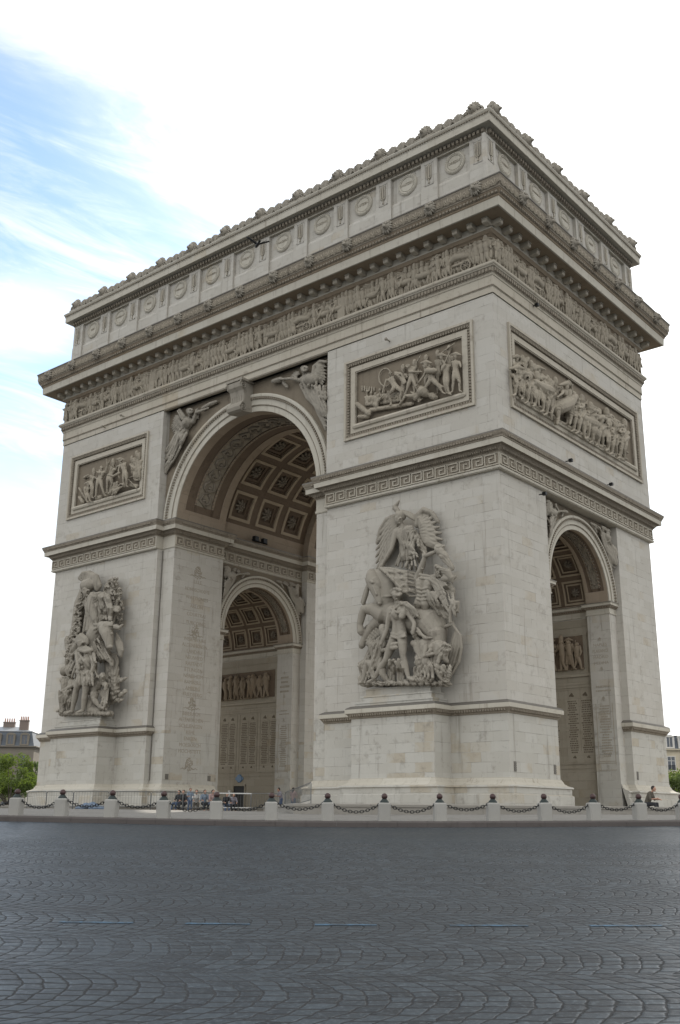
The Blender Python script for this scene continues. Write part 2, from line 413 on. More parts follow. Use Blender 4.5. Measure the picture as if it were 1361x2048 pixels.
# ------------------------------------------------------------------ drawings of the carved figures
random.seed(3)
PF=2025.563; W,D=W_,D_
def sheet_ray(x,y): return f_+r_*((x-680.5)/PF)-u_*((y-1024)/PF)
def onY(x,y,Y=0):
    d=sheet_ray(x,y); return CAMP+d*((Y-CAMP.y)/d.y)
def onX(x,y,Xw=0):
    d=sheet_ray(x,y); return CAMP+d*((Xw-CAMP.x)/d.x)
out={}
def dens(pts,n):
    o=[]
    for a,b in zip(pts[:-1],pts[1:]):
        for i in range(n): o.append(tuple(a[k]+(b[k]-a[k])*i/n for k in range(4)))
    o.append(pts[-1]); return o
class Crop:
    def __init__(s,ox,oy,sc,plane,wall):   # plane 'Y' (front) or 'X' (right)
        s.ox,s.oy,s.sc,s.plane,s.wall=ox,oy,sc,plane,wall
        s.items=None
    def P(s,c):
        px,py=s.ox+c[0]*s.sc,s.oy+c[1]*s.sc
        d=c[2]
        if s.plane=='Y':
            p=onY(px,py,s.wall-d); return [p[0],d,p[2]]
        p=onX(px,py,s.wall+d); return [p[1],d,p[2]]
    def mpp(s,c):
        px,py=s.ox+c[0]*s.sc,s.oy+c[1]*s.sc
        a=s.P(c);b=s.P((c[0],c[1]+10,c[2]))
        return abs(a[2]-b[2])/10
    def front(s,x,z):
        best=-9
        for st in s.items:
            for a,b in zip(st[:-1],st[1:]) if len(st)>1 else [(st[0],st[0])]:
                dx,dz=b[0]-a[0],b[2]-a[2];L=dx*dx+dz*dz
                t=0 if L<1e-9 else max(0,min(1,((x-a[0])*dx+(z-a[2])*dz)/L))
                r=a[3]+(b[3]-a[3])*t; q=r*r-(a[0]+dx*t-x)**2-(a[2]+dz*t-z)**2
                if q>0: best=max(best,a[1]+(b[1]-a[1])*t+sqrt(q))
        return best
    def over(s,pts,k=.3):
        # stroke laid over what the figure already has
        p2=[]
        for c in pts:
            p=s.P(c); r=c[3]*s.mpp(c); f_=s.front(p[0],p[2]); p2.append((c[0],c[1],max(c[2],f_-r*k),c[3]))
        # densify so that it hugs the form
        s.stroke(p2)
    def stroke(s,pts):
        o=[]
        for c in pts:
            p=s.P(c); o.append([round(p[0],2),round(p[1],2),round(p[2],2),round(c[3]*s.mpp(c),3)])
        s.items.append(o)
    def fig(s,name): s.items=[]; s.G.append((name,s.items))
    def group(s,name): s.G=[]; out[name]=s.G
    def H(s,head,chest,hip,legs,arms,k,d,hat=None,dd=0):
        hx,hy=head;cx_,cy_=chest;px,py=hip; kk=k*s.mpp((px,py,d))
        ux,uy=px-cx_,py-cy_; L=hypot(ux,uy)+1e-6; ux/=L;uy/=L; vx,vy=-uy,ux      # torso axis, across
        if vx<0: vx,vy=-vx,-vy
        hd=d+.45*kk
        s.stroke([(hx,hy-.25*k,hd,.78*k),(hx,hy+.35*k,hd+.05*kk,.62*k)])
        s.stroke([(hx,hy+.4*k,hd-.3*kk,.42*k),(cx_-ux*.8*k,cy_-uy*.8*k,d,.5*k)])
        for q in (-1,1):
            s.stroke([(cx_+q*vx*.62*k-ux*.5*k,cy_+q*vy*.62*k-uy*.5*k,d,.85*k),(cx_+q*vx*.55*k+ux*.4*k,cy_+q*vy*.55*k+uy*.4*k,d+.05*kk,.8*k),((cx_+px)/2+q*vx*.36*k,(cy_+py)/2+q*vy*.36*k,d,.68*k),(px+q*vx*.48*k,py+q*vy*.48*k,d,.84*k)])
            s.stroke([(cx_-ux*.75*k,cy_-uy*.75*k,d-.1*kk,.5*k),(cx_+q*vx*1.25*k-ux*.7*k,cy_+q*vy*1.25*k-uy*.7*k,d,.58*k)])
        for i,(kn,ft) in enumerate(legs):
            q=1 if kn[0]>=px else -1
            o=(.35 if i==0 else .05)*kk
            h0=(px+q*vx*.5*k,py+q*vy*.5*k)
            s.stroke([(h0[0],h0[1],d+o*.5,.86*k),(h0[0]*.5+kn[0]*.5,h0[1]*.5+kn[1]*.5,d+o+.2*kk,.80*k),(kn[0],kn[1],d+o+.3*kk,.52*k),(kn[0]*.62+ft[0]*.38,kn[1]*.62+ft[1]*.38,d+o+.12*kk,.54*k),(ft[0],ft[1],d+o,.3*k)])
            s.stroke([(ft[0],ft[1]-.05*k,d+o,.34*k),(ft[0]+(.75*k if ft[0]>=px else -.75*k),ft[1]+.25*k,d+o+.35*kk,.26*k)])
        for i,(el,ha) in enumerate(arms):
            sg=1 if (el[0]-cx_)*vx+(el[1]-cy_)*vy>0 else -1
            sx=cx_+sg*vx*1.3*k-ux*.7*k; sy=cy_+sg*vy*1.3*k-uy*.7*k
            s.stroke([(sx,sy,d+.1*kk,.56*k),((sx+el[0])/2,(sy+el[1])/2,d+.5*kk,.46*k),(el[0],el[1],d+.8*kk,.36*k),((el[0]+ha[0])/2,(el[1]+ha[1])/2,d+1.0*kk,.36*k),(ha[0],ha[1],d+1.15*kk,.24*k)])
            s.stroke([(ha[0],ha[1],d+1.15*kk,.32*k),(ha[0]+(ha[0]-el[0])*.14,ha[1]+(ha[1]-el[1])*.14,d+1.15*kk,.26*k)])
        d=hd-.1
        if k>33:
            s.over([(hx-.05*k,hy-.1*k,d,.16*k),(hx-.1*k,hy+.3*k,d,.2*k)],-.2); s.over([(hx-.5*k,hy-.25*k,d,.14*k),(hx+.4*k,hy-.25*k,d,.14*k)],.1); s.over([(hx-.3*k,hy+.62*k,d,.13*k),(hx+.15*k,hy+.62*k,d,.13*k)],.1)
            s.over([(cx_-.7*k,cy_-.1*k,d,.62*k)],.9); s.over([(cx_+.7*k,cy_-.1*k,d,.62*k)],.9)
            for i in range(3): s.over([(cx_+(px-cx_)*(.35+.2*i)-.5*k,cy_+(py-cy_)*(.35+.2*i),d,.3*k)],1.1); s.over([(cx_+(px-cx_)*(.35+.2*i)+.5*k,cy_+(py-cy_)*(.35+.2*i),d,.3*k)],1.1)
        if hat=='helmet':
            s.stroke([(hx-.7*k,hy-.7*k,d+.1,.5*k),(hx,hy-1.25*k,d+.1,.55*k),(hx+.8*k,hy-.6*k,d+.1,.5*k)])
        if hat=='shako':
            s.stroke([(hx,hy-.6*k,d+.1,.95*k),(hx,hy-2.0*k,d+.1,.9*k)])
        if hat=='bicorne':
            s.stroke([(hx-2*k,hy-.6*k,d+.1,.25*k),(hx,hy-1.1*k,d+.15,.75*k),(hx+2*k,hy-.6*k,d+.1,.25*k)])
        if hat=='curly':
            for i in range(12):
                a=i/12*2*pi
                s.over([(hx+.85*k*cos(a),hy-.5*k+.6*k*sin(a),d+.1,.26*k),(hx+.6*k*cos(a+.5),hy-.5*k+.45*k*sin(a+.5),d+.1,.24*k)],-.1)
        if hat=='long':
            for i in range(6):
                s.stroke([(hx-.3*k+i*.15*k,hy-.9*k,d+.15,.35*k),(hx+(.5+.3*i)*k,hy-.3*k+.25*i*k,d+.15,.3*k),(hx+(1.3+.35*i)*k,hy+(.1*i+.3)*k,d+.05,.18*k)])
    def folds(s,a,b,n,r,d,amp=6,jit=.0):
        # n drapery ridges from polyline a to polyline b (interpolated)
        for i in range(n):
            t=i/(n-1)
            pts=[]
            for j,(p,q) in enumerate(zip(a,b)):
                w=amp*sin(i*1.7+j*1.3)
                pts.append((p[0]*(1-t)+q[0]*t+w,p[1]*(1-t)+q[1]*t+w*.4,d+.08*sin(i*2.4)+(p[2] if len(p)>2 else 0)*1.0,r*.60*(1.15-.3*j/max(1,len(a)-1))))
            s.over(dens(pts,3),.1)
    def wing(s,root,tips,n,r,d):
        # root polyline -> tips polyline, three layers of feathers
        def lerp(pl,t):
            x=t*(len(pl)-1);i=min(int(x),len(pl)-2);f=x-i
            return [pl[i][k]*(1-f)+pl[i+1][k]*f for k in (0,1)]
        for L,(a0,a1,nn,rr,dd) in enumerate([(0,1,n,r,0),(0,.66,n,r*.9,.12),(0,.38,n,r*.8,.22)]):
            for i in range(nn):
                t=(i+.5*(L%2))/nn
                p=lerp(root,t);q=lerp(tips,t)
                A=(p[0],p[1],d+dd,rr*.7);B=[p[k]+(q[k]-p[k])*a1 for k in (0,1)]
                M=[(A[k]+B[k])/2 for k in (0,1)]
                s.stroke([A,(M[0],M[1],d+dd,rr),(B[0],B[1],d+dd-.02,rr*.35)])
def S(c,*pts): c.stroke(pts)
def O(c,*pts): c.over(dens(list(pts),2),.0)
# ---------------------------------------------------------------- right pier group
c=Crop(640,980,.26451,'Y',.2); c.group('right_group')
c.fig('winged_figure')
k=44
c.H((600,222),(640,330),(670,500),[],[((540,450),(472,565)),((706,430),(655,565))],k,.8)
S(c,(590,165,1.0,22),(570,125,1.0,22),(600,82,1.0,7)); S(c,(560,140,1.0,14),(585,105,1.0,9))
for i in range(6): S(c,(585+i*5,178-i*1.5,.95,13),(625+i*5,160+i*4,.92,14),(672+i*3,172+i*7,.8,12),(722,190+i*8,.65,6))
S(c,(600,190,1.0,34),(620,200,.9,34))
c.folds([(610,400,.0),(605,470,.0),(570,570,.0)],[(680,400,.0),(735,500,0),(760,620,0)],8,17,.75,8)
c.folds([(720,310),(780,400),(800,470)],[(740,420),(800,520),(770,640)],6,20,.7,8)
c.fig('wing')
c.wing([(560,205),(575,250),(590,310),(575,400)],[(520,215),(436,330),(424,480),(430,610),(480,600)],11,24,.45)
S(c,(565,200,.55,20),(510,225,.5,22),(460,300,.45,18),(435,400,.4,14))
c.fig('wing')
c.wing([(750,230),(760,280),(770,350),(790,400)],[(785,150),(860,190),(915,300),(935,440),(860,450)],11,24,.5)
S(c,(735,265,.6,22),(752,190,.6,30),(785,148,.6,24),(850,175,.5,20),(895,240,.45,16))
c.fig('horse')
S(c,(392,640,1.5,44),(402,690,1.55,52),(420,750,1.6,42),(440,810,1.62,30),(452,848,1.6,27))
S(c,(410,690,1.62,44),(440,720,1.55,34)); S(c,(385,690,1.95,11),(400,700,1.98,9)); S(c,(452,858,1.72,12)); S(c,(405,730,1.9,10),(430,790,1.9,9))       # head
S(c,(362,692,1.6,16),(345,668,1.6,6)); S(c,(385,630,1.45,16),(405,600,1.4,7))
S(c,(405,640,1.2,42),(465,655,1.0,62),(525,710,.85,84),(535,800,.75,98),(500,880,.75,96))       # neck, chest
S(c,(490,900,.75,95),(600,960,.6,110),(730,990,.55,115),(850,1020,.7,118),(880,1080,.7,98))        # barrel, rump
S(c,(480,940,1.1,70),(400,900,1.3,50),(335,905,1.45,36),(318,950,1.45,30),(303,1020,1.4,24),(312,1072,1.38,30))  # raised leg
S(c,(440,1000,1.0,50),(390,1040,1.1,34),(340,1120,1.15,26),(318,1175,1.15,28))
S(c,(880,1080,.9,80),(895,1180,.9,60),(880,1290,.85,38),(905,1380,.8,30),(900,1430,.8,34))
for i in range(11):
    y0=590+i*17
    c.over(dens([(455+i*10,590+i*9,1.35,11),(540+i*8,y0+12*sin(i*2)+6,1.4,12),(610+i*4,y0-12*sin(i*2)+22,1.3,12),(680,y0+14*sin(i*2)+30,1.15,11),(735,y0+42,1.0,6)],2),.0)
for i in range(6): S(c,(375-i*4,700+i*16,1.25,16),(345-i*3,770+i*18,1.2,15),(315+i*6,850+i*6,1.1,8))
for i in range(8):
    w=i-3.5; e=.22*(i%2)
    S(c,(960,1030,.75,14),(1005,1008+w*3,.8+e,11),(1045+w*5,1080+w*5,.7+e,11),(1035+w*11,1180+w*4,.62+e,12),(1000+w*13+8*sin(i*2),1300,.55+e,11),(965+w*10,1400+10*sin(i*2.3),.45+e,7))
S(c,(440,812,1.55,8),(500,805,1.5,8),(545,800,1.45,8))
c.fig('central_figure')
c.H((580,795),(595,930),(600,1090),[((630,1250),(672,1425)),((500,1285),(400,1440))],[((715,1010),(705,1080)),((505,1060),(462,1160))],46,1.5,'curly')
O(c,(565,935,1.5,30),(585,960,1.5,26)); O(c,(635,930,1.5,30),(620,958,1.5,26))
O(c,(545,1105,1.6,12),(595,1120,1.6,14),(645,1098,1.6,12))
c.folds([(590,850),(650,880),(720,950)],[(650,850),(720,900),(780,1000)],6,18,1.4,8)
c.folds([(530,1290),(520,1360),(510,1450)],[(610,1280),(640,1370),(640,1450)],6,22,1.2,6)
for x0,y0,x1,y1 in ((545,950,590,965),(600,965,650,950),(598,970,600,1060),(560,1000,640,1000),(565,1030,640,1030)): pass
O(c,(540,1085,1.7,9),(590,1098,1.7,10),(650,1080,1.7,9)); O(c,(545,1110,1.7,8),(595,1125,1.7,9),(650,1105,1.7,8))
O(c,(540,900,1.7,8),(590,930,1.7,9),(650,890,1.7,8)); O(c,(640,860,1.7,10),(700,900,1.7,10),(725,960,1.7,10)); O(c,(530,930,1.7,7),(600,870,1.7,8),(660,850,1.7,8))
c.fig('turning_figure')
c.H((905,620),(795,720),(775,870),[],[((798,500),(888,462)),((905,790),(975,915))],50,1.0)
for i in range(9): S(c,(880+i*12,575+i*5,1.5,18),(925+i*9,600+i*8,1.45,18),(940+i*8,650+i*6,1.35,10))
S(c,(940,670,1.4,26),(1000,670,1.3,22),(1025,655,1.3,12))
S(c,(895,440,1.4,34),(940,500,1.4,34),(1000,590,1.35,22)); S(c,(905,430,1.45,16),(935,425,1.45,14))
S(c,(985,1000,1.4,12),(990,900,1.5,16),(1010,860,1.5,26)); S(c,(1000,850,1.5,20),(1040,850,1.4,22),(1045,920,1.3,12))
c.folds([(850,690),(900,780),(960,900)],[(930,690),(1010,780),(1040,960)],6,14,1.1,8)
c.folds([(800,760),(830,860),(900,940)],[(870,780),(930,880),(980,980)],8,18,.9,8)
S(c,(975,720,1.0,26),(1010,760,1.0,20),(1015,800,.9,10))
O(c,(760,640,1.2,11),(830,650,1.2,11),(900,690,1.2,10),(950,790,1.2,10)); O(c,(760,665,1.2,10),(830,675,1.2,10),(890,720,1.2,9),(930,800,1.2,9))
for i in range(4): O(c,(735,740+i*28,1.2,8),(770,750+i*28,1.2,9),(810,742+i*28,1.2,8))
c.fig('crouching_figure')
c.H((490,1075),(430,1190),(440,1330),[((360,1300),(330,1450)),((480,1400),(520,1450))],[((470,1215),(570,1190))],46,1.35)
S(c,(480,1050,1.5,40),(500,1100,1.5,36)); S(c,(545,1170,1.9,20),(585,1160,1.9,14)); S(c,(545,1195,1.9,20),(585,1190,1.9,14))
for i in range(10):
    a=i/10*2*pi; S(c,(385+48*cos(a),1085+60*sin(a),1.0,16),(385+48*cos(a+.6),1085+60*sin(a+.6),1.0,16)); 
for i in range(6): S(c,(335+i*18,1125-i*16,1.15,11),(380+i*16,1150-i*12,1.2,11))
c.folds([(400,1150),(330,1280),(290,1310)],[(440,1200),(390,1350),(340,1450)],7,17,1.1,8)
c.folds([(300,1330),(310,1400),(325,1460)],[(390,1350),(420,1420),(430,1460)],6,18,1.0,6)
S(c,(300,1420,1.0,16),(315,1460,1.0,20))
c.fig('seated_figure')
c.H((715,1085),(760,1180),(780,1310),[((850,1300),(760,1400)),((720,1260),(790,1330))],[((790,1260),(850,1240))],42,1.45,'long')
c.folds([(720,1340),(710,1400),(700,1450)],[(850,1330),(850,1420),(830,1450)],8,20,1.35,7)
S(c,(700,1430,1.5,30),(760,1435,1.5,26),(830,1440,1.4,26))
c.fig('drooping_figure')
c.H((955,1215),(880,1190),(860,1330),[((900,1380),(930,1440))],[((900,1280),(880,1350)),((840,1215),(810,1240))],44,1.3,'curly')
S(c,(880,1330,1.6,22),(880,1370,1.6,14)); S(c,(940,1250,1.35,40),(955,1290,1.3,26))
c.folds([(900,1330),(900,1400),(880,1450)],[(980,1330),(990,1400),(980,1450)],6,20,.9,6)
c.fig('rocky_base')
for i in range(16): S(c,(320+i*42,1460+6*sin(i*2.2),.9+.3*sin(i),26+6*sin(i*1.7)),(350+i*42,1468,1.0,24))
for i in range(12): S(c,(340+i*52,1455,1.3,22),(370+i*50,1465,1.5,20))
# ---------------------------------------------------------------- left pier group
c=Crop(60,1120,.29390,'Y',.2); c.group('left_group')
c.fig('helmeted_figure')
c.H((388,215),(430,320),(430,480),[],[((520,320),(590,345)),],40,1.0)
for i in range(5): S(c,(338+i*6,125+i*4,1.1,12),(365+i*4,98+i*9,1.1,22),(405,96+i*10,1.05,26),(450,118+i*10,1.0,24),(475-i*4,175+i*6,.9,18))
S(c,(375,175,1.15,38),(420,165,1.1,40))
c.folds([(390,250),(380,360),(360,500)],[(470,250),(490,360),(480,430)],9,20,.95,7)
c.folds([(470,225),(500,320),(500,400)],[(530,235),(560,330),(560,410)],6,17,.9,6)
S(c,(430,250,1.3,34),(435,340,1.3,40),(455,410,1.25,30)); S(c,(595,275,1.1,10),(570,420,1.0,10)); S(c,(560,330,1.3,20),(600,335,1.3,24))
S(c,(430,235,1.3,11),(480,225,1.3,11),(520,232,1.2,11)); S(c,(432,240,1.3,10),(465,330,1.3,10),(495,415,1.2,10))
c.fig('foliage')
S(c,(385,200,.2,40),(345,300,.2,42),(330,400,.2,40),(315,500,.2,36)); S(c,(560,170,.2,46),(575,260,.2,46),(585,360,.2,36))
for i in range(190):
    t=random.random(); 
    if i<104: x=410-95*t-random.random()*45+10*sin(t*9); y=170+350*t+random.random()*20
    else:
        x=510+random.random()*115; y=135+ (t*290)
        if y<210 and x>605: x-=40
    a=random.uniform(-1.2,1.2)-pi/2; L=random.uniform(18,30)
    S(c,(x,y,.45+.4*random.random(),7),(x+L*.5*cos(a),y+L*.5*sin(a),.6+.35*random.random(),10),(x+L*cos(a),y+L*sin(a),.5,3))
c.fig('bull')
S(c,(470,470,.8,62),(440,560,.7,78),(455,640,.75,62),(520,640,.8,40))
S(c,(490,450,1.45,34),(535,455,1.5,38),(560,455,1.4,28)); S(c,(515,470,1.5,46),(530,510,1.6,42),(540,560,1.6,30),(542,585,1.62,27))
S(c,(530,592,1.75,14),(556,590,1.72,13)); S(c,(500,500,1.75,10)); S(c,(560,500,1.7,9)); S(c,(480,490,1.6,10),(505,480,1.75,10))
S(c,(585,455,1.45,20),(612,462,1.45,15),(632,440,1.4,6)); S(c,(465,440,1.4,14),(440,440,1.4,9),(432,420,1.4,5)); S(c,(455,465,1.4,14),(432,478,1.35,9))
for i in range(5): S(c,(495+i*16,425,1.5,12),(500+i*14,445,1.7,10))
S(c,(460,650,1.1,36),(520,655,1.2,26),(555,690,1.3,18),(562,715,1.3,14)); S(c,(595,560,.9,22),(612,610,.95,20),(618,650,.9,12))
c.folds([(420,590),(440,640),(480,700)],[(470,520),(520,620),(560,690)],6,12,1.0,5)
for i in range(5): S(c,(590+i*9,500+i*16,.8,9),(600+i*8,560+i*14,.9,11),(592+i*8,620+i*10,.8,7))
c.fig('standing_figure')
c.H((352,570),(378,655),(378,790),[((378,900),(362,1025)),((318,880),(288,1030))],[((432,735),(395,835)),((325,690),(335,740))],40,1.7)
for i in range(4): S(c,(322,545+i*6,1.85,18),(352,520+i*8,1.9,26),(388,545+i*6,1.85,18))
S(c,(340,612,1.9,22),(380,605,1.95,24),(425,625,1.85,22)); S(c,(360,690,1.9,34)); S(c,(400,690,1.9,34))
c.folds([(440,640),(450,720),(450,800)],[(400,620),(440,720),(465,800)],4,12,1.3,5)
O(c,(325,760,1.7,17),(378,772,1.7,19),(430,758,1.7,17))
for i in range(7): O(c,(328+i*16,775,1.7,11),(324+i*17,815,1.7,12),(322+i*18,850,1.7,8))
O(c,(335,640,1.7,10),(375,690,1.7,11),(425,745,1.7,10)); O(c,(335,612,1.7,13),(380,625,1.7,13),(425,612,1.7,13))
c.fig('seated_woman')
c.H((270,760),(265,850),(250,960),[((215,890),(215,1020))],[((300,850),(225,890))],38,1.3)
S(c,(235,760,1.35,34),(270,738,1.4,30),(310,745,1.35,26))
c.folds([(290,890),(270,960),(290,1035)],[(205,900),(210,970),(205,1035)],8,16,1.3,6)
c.folds([(330,700),(310,780),(300,860)],[(280,690),(250,730),(240,760)],5,16,1.2,6)
c.fig('bent_figure')
c.H((495,800),(450,840),(425,900),[((440,950),(475,1000))],[((520,850),(515,880))],34,1.5)
c.folds([(480,890),(490,950),(470,1020)],[(535,880),(530,950),(520,1020)],7,14,1.3,6)
S(c,(420,960,1.2,44),(420,1010,1.2,40)); S(c,(515,850,1.7,22)); S(c,(410,1020,1.3,30),(470,1030,1.3,26))
c.fig('sheaf')
for i in range(46):
    t=i/45; a=-pi/2+(-.15+.75*t)+random.uniform(-.1,.1); L=random.uniform(170,330)*(1-.45*t)
    x0=545+random.uniform(-25,20); y0=1010-random.uniform(0,220)
    x1=min(648,x0+L*cos(a)*.55+10); y1=max(660,y0+L*sin(a))
    S(c,(x0,y0,.6,9),((x0+x1)/2+6,(y0+y1)/2,.75+.25*(i%2),10),(x1,y1,.65,12),(x1+3,y1-24,.55,4))
for i in range(16):
    x=590+random.uniform(-40,45);y=820+random.uniform(0,200); S(c,(x,y,.8,8),(x+18,y-16,.9,12),(x+34,y-22,.8,4))
c.fig('spears_and_palms')
for i in range(9):
    S(c,(250+i*9,720-i*14,.6,12),(285+i*7,620-i*10,.8,15),(300+i*10,540-i*4,.7,7))
for i in range(34):
    t=random.random(); x=250+random.uniform(-8,75)*(.5+.5*t)+t*10; y=700-190*t; a=random.uniform(-2.4,-.6); L=random.uniform(20,38)
    S(c,(x,y,.6+.3*random.random(),9),(x+L*.5*cos(a),y+L*.5*sin(a),.9,12),(x+L*cos(a),y+L*sin(a),.7,4))
S(c,(260,540,.4,26),(280,620,.5,34),(265,700,.5,28))
for i in range(5): S(c,(385,555-i*5,1.3,10),(430,520-i*8,1.3,11),(470,470-i*8,1.3,9))
c.fig('rocky_base')
for i in range(14): S(c,(215+i*25,1042+3*sin(i*2.2),.9+.3*sin(i),22),(232+i*25,1048,1.0,20))
for i in range(12): S(c,(230+i*27,1040,1.3,18),(250+i*26,1046,1.45,17))
# ---------------------------------------------------------------- right panel of front
c=Crop(700,650,.19104,'Y',.2); c.group('front_panel_near')
c.fig('a')
c.H((425,510),(440,580),(480,650),[((415,730),(435,830)),((540,700),(530,800))],[((385,565),(345,700))],27,.3)
c.folds([(470,490),(540,500),(590,600)],[(470,520),(520,560),(560,620)],5,10,.35,5)
for i in range(14): a=i/14*2*pi; S(c,(375+70*cos(a),550+95*sin(a),.15,9),(375+70*cos(a+.5),550+95*sin(a+.5),.15,9))
c.H((610,440),(660,470),(650,560),[((600,680),(540,830)),((690,640),(720,700))],[((700,400),(735,330)),((620,490),(740,490))],26,.28,'curly')
c.H((800,420),(850,490),(860,580),[((930,640),(975,710)),((800,650),(780,680))],[((770,540),(720,600))],31,.5,'bicorne')
S(c,(810,480,.75,30),(890,480,.75,30)); S(c,(830,540,.6,14),(980,650,.5,8))
c.H((960,340),(1010,450),(1010,560),[((1020,640),(1040,720)),((1000,640),(1010,710))],[((960,480),(1000,420))],28,.4,'bicorne')
S(c,(960,290,.4,8),(1100,190,.35,5)); S(c,(960,470,.6,9),(1045,285,.6,7))
c.H((1110,330),(1110,410),(1110,500),[((1085,600),(1075,700)),((1150,600),(1150,690))],[((1160,420),(1160,440))],28,.35,'bicorne')
c.H((720,700),(760,690),(680,760),[((590,740),(520,830))],[((690,640),(730,610))],30,.4); S(c,(760,690,.6,50),(800,720,.5,40))
c.H((300,740),(290,780),(270,840),[],[((330,760),(350,740))],24,.3)
S(c,(80,830,.3,26),(200,930,.35,26)); S(c,(100,960,.25,22),(190,960,.25,22)); S(c,(860,740,.3,38),(900,760,.3,30))
for i in range(6): S(c,(220+i*75,890-i*12,.2,22),(280+i*75,885-i*12,.2,22))
for i in range(6): S(c,(130+i*25,640+i*3,.05,9),(130+i*25,690,.05,9))
for i in range(7): S(c,(640+i*20,700+i*12,.3,10),(720,770+i*6,.35,10))
# ---------------------------------------------------------------- left panel of front
for i in range(9): c.H((180+i*45,700+(i%3)*18-i*6),(185+i*45,770-i*6),(185+i*45,840-i*6),[],[((210+i*45,800-i*6),(215+i*45,760))],20,.02)
for i in range(5): c.H((560+i*120,480-i*50),(565+i*120,540-i*48),(570+i*120,640-i*40),[((560+i*120,720-i*30),(560+i*120,780-i*22))],[((600+i*120,560-i*45),(620+i*120,520-i*45))],25,.08,'shako')
c=Crop(140,860,.12491,'Y',.2); c.group('front_panel_far')
c.fig('a')
c.H((390,700),(370,770),(340,860),[((350,960),(320,1140)),((380,940),(360,1080))],[((330,740),(290,760)),((420,770),(470,800))],34,.4,'shako')
c.H((510,610),(520,690),(480,800),[((430,930),(420,1060)),((520,930),(555,1040))],[((600,570),(590,480)),((480,700),(440,670))],38,.5)
c.H((700,560),(690,640),(640,760),[((600,860),(600,1000)),((680,860),(640,980))],[((620,560),(640,490)),((760,580),(800,570))],38,.35,'shako')
c.H((810,500),(860,570),(890,700),[((910,810),(910,900)),((860,820),(880,890))],[((780,640),(790,760))],36,.5,'bicorne')
S(c,(790,690,.8,22),(700,740,.9,20),(610,715,.9,16)); S(c,(930,780,.4,12),(1070,930,.4,10))
c.H((760,850),(740,900),(700,980),[((800,930),(860,900))],[((820,860),(870,880))],36,.45); 
c.folds([(680,900),(640,980),(600,1030)],[(800,920),(760,1000),(720,1050)],7,14,.35,7)
c.H((300,880),(280,950),(270,1020),[((310,1080),(330,1140))],[((230,960),(280,1140))],34,.4,'bicorne')
S(c,(150,930,.3,16),(300,1180,.3,14)); S(c,(160,1080,.2,30),(220,1160,.25,30)); S(c,(440,1090,.25,40),(500,1080,.25,40))
for i in range(4): c.H((1000+i*38,500-i*40+(i%2)*70,),(1010+i*38,570-i*40+(i%2)*70),(1020+i*36,680-i*20),[((1030+i*30,760),(1030+i*30,800))],[((1000+i*30,600),(980+i*30,640))],32,.2,'shako')
S(c,(950,770,.2,14),(1110,700,.2,14)); S(c,(980,880,.2,30),(1080,900,.2,34))
for i in range(4): S(c,(240+i*20,760-i*10,.1,26))
# ---------------------------------------------------------------- right side panel
c=Crop(1010,640,.21308,'X',-.25); c.group('side_panel')
c.fig('a')
def horse(c,x,y,k,d,flip=1):
    f=flip
    c.stroke([(x+80*k*f,y-60*k,d+.1,20*k),(x+60*k*f,y-35*k,d+.1,34*k),(x+20*k*f,y,d,50*k),(x-30*k*f,y+20*k,d,50*k),(x-60*k*f,y+30*k,d,48*k)])
    c.stroke([(x+80*k*f,y-60*k,d+.1,22*k),(x+105*k*f,y-25*k,d+.15,12*k)])
    for a,b in ((40,.1),(20,-.1),(-55,.1),(-70,-.1)):
        c.stroke([(x+a*k*f,y+40*k,d+b,26*k),(x+(a+8)*k*f,y+100*k,d+b,14*k),(x+(a+0)*k*f,y+150*k,d+b,10*k)])
    c.stroke([(x-85*k*f,y+20*k,d,12*k),(x-100*k*f,y+70*k,d,14*k),(x-95*k*f,y+120*k,d,6*k)])
def base(x): return 700+(x-100)*.607   # sill line in crop px
def man(c,x,lift,k,d,hat=None,pose=0):
    s=1.0; b=base(x)-lift
    h=k*7.6
    hd=(x,b-h+k); ch=(x+4*pose,b-h+2.9*k); hp=(x,b-h*.5)
    c.H(hd,ch,hp,[((x-14-6*pose,b-h*.26),(x-18-10*pose,b)),((x+12,b-h*.26),(x+18,b+8))],[((x+22,b-h*.62),(x+30-14*pose,b-h*.55)),((x-22,b-h*.62),(x-16,b-h*(.5+.22*pose)))],k,d,hat)
hats=['bicorne','shako','curly','shako','helmet','bicorne']
for i in range(26):
    x=115+i*40.0; man(c,x+random.uniform(-8,8),60+random.uniform(0,50)+ (40 if i<6 else 0),30+random.uniform(-2,3),.12,hats[i%6],random.uniform(-1,1))
for i in range(17):
    x=120+i*61.0
    if 470<x<640: continue
    man(c,x+random.uniform(-12,12),random.uniform(8,22),33+random.uniform(-2,3),.45,hats[(i*5)%6],random.uniform(-1,1.4))
horse(c,360,640,1.05,.5,-1); horse(c,560,790,1.25,.6,1); horse(c,790,960,1.0,.45,-1)
c.H((575,630),(585,690),(590,750),[((640,830),(650,900))],[((620,600),(600,570)),((540,690),(500,720))],32,.75,'bicorne')
S(c,(185,500,.4,12),(190,400,.4,20),(215,365,.4,22)); S(c,(110,440,.3,40),(110,520,.4,40)); S(c,(700,860,.5,8),(780,750,.4,6)); S(c,(820,1050,.5,55),(860,1090,.5,40))
for i in range(20): S(c,(130+i*50,base(130+i*50)+4,.35,18),(165+i*50,base(165+i*50)+2,.35,16))

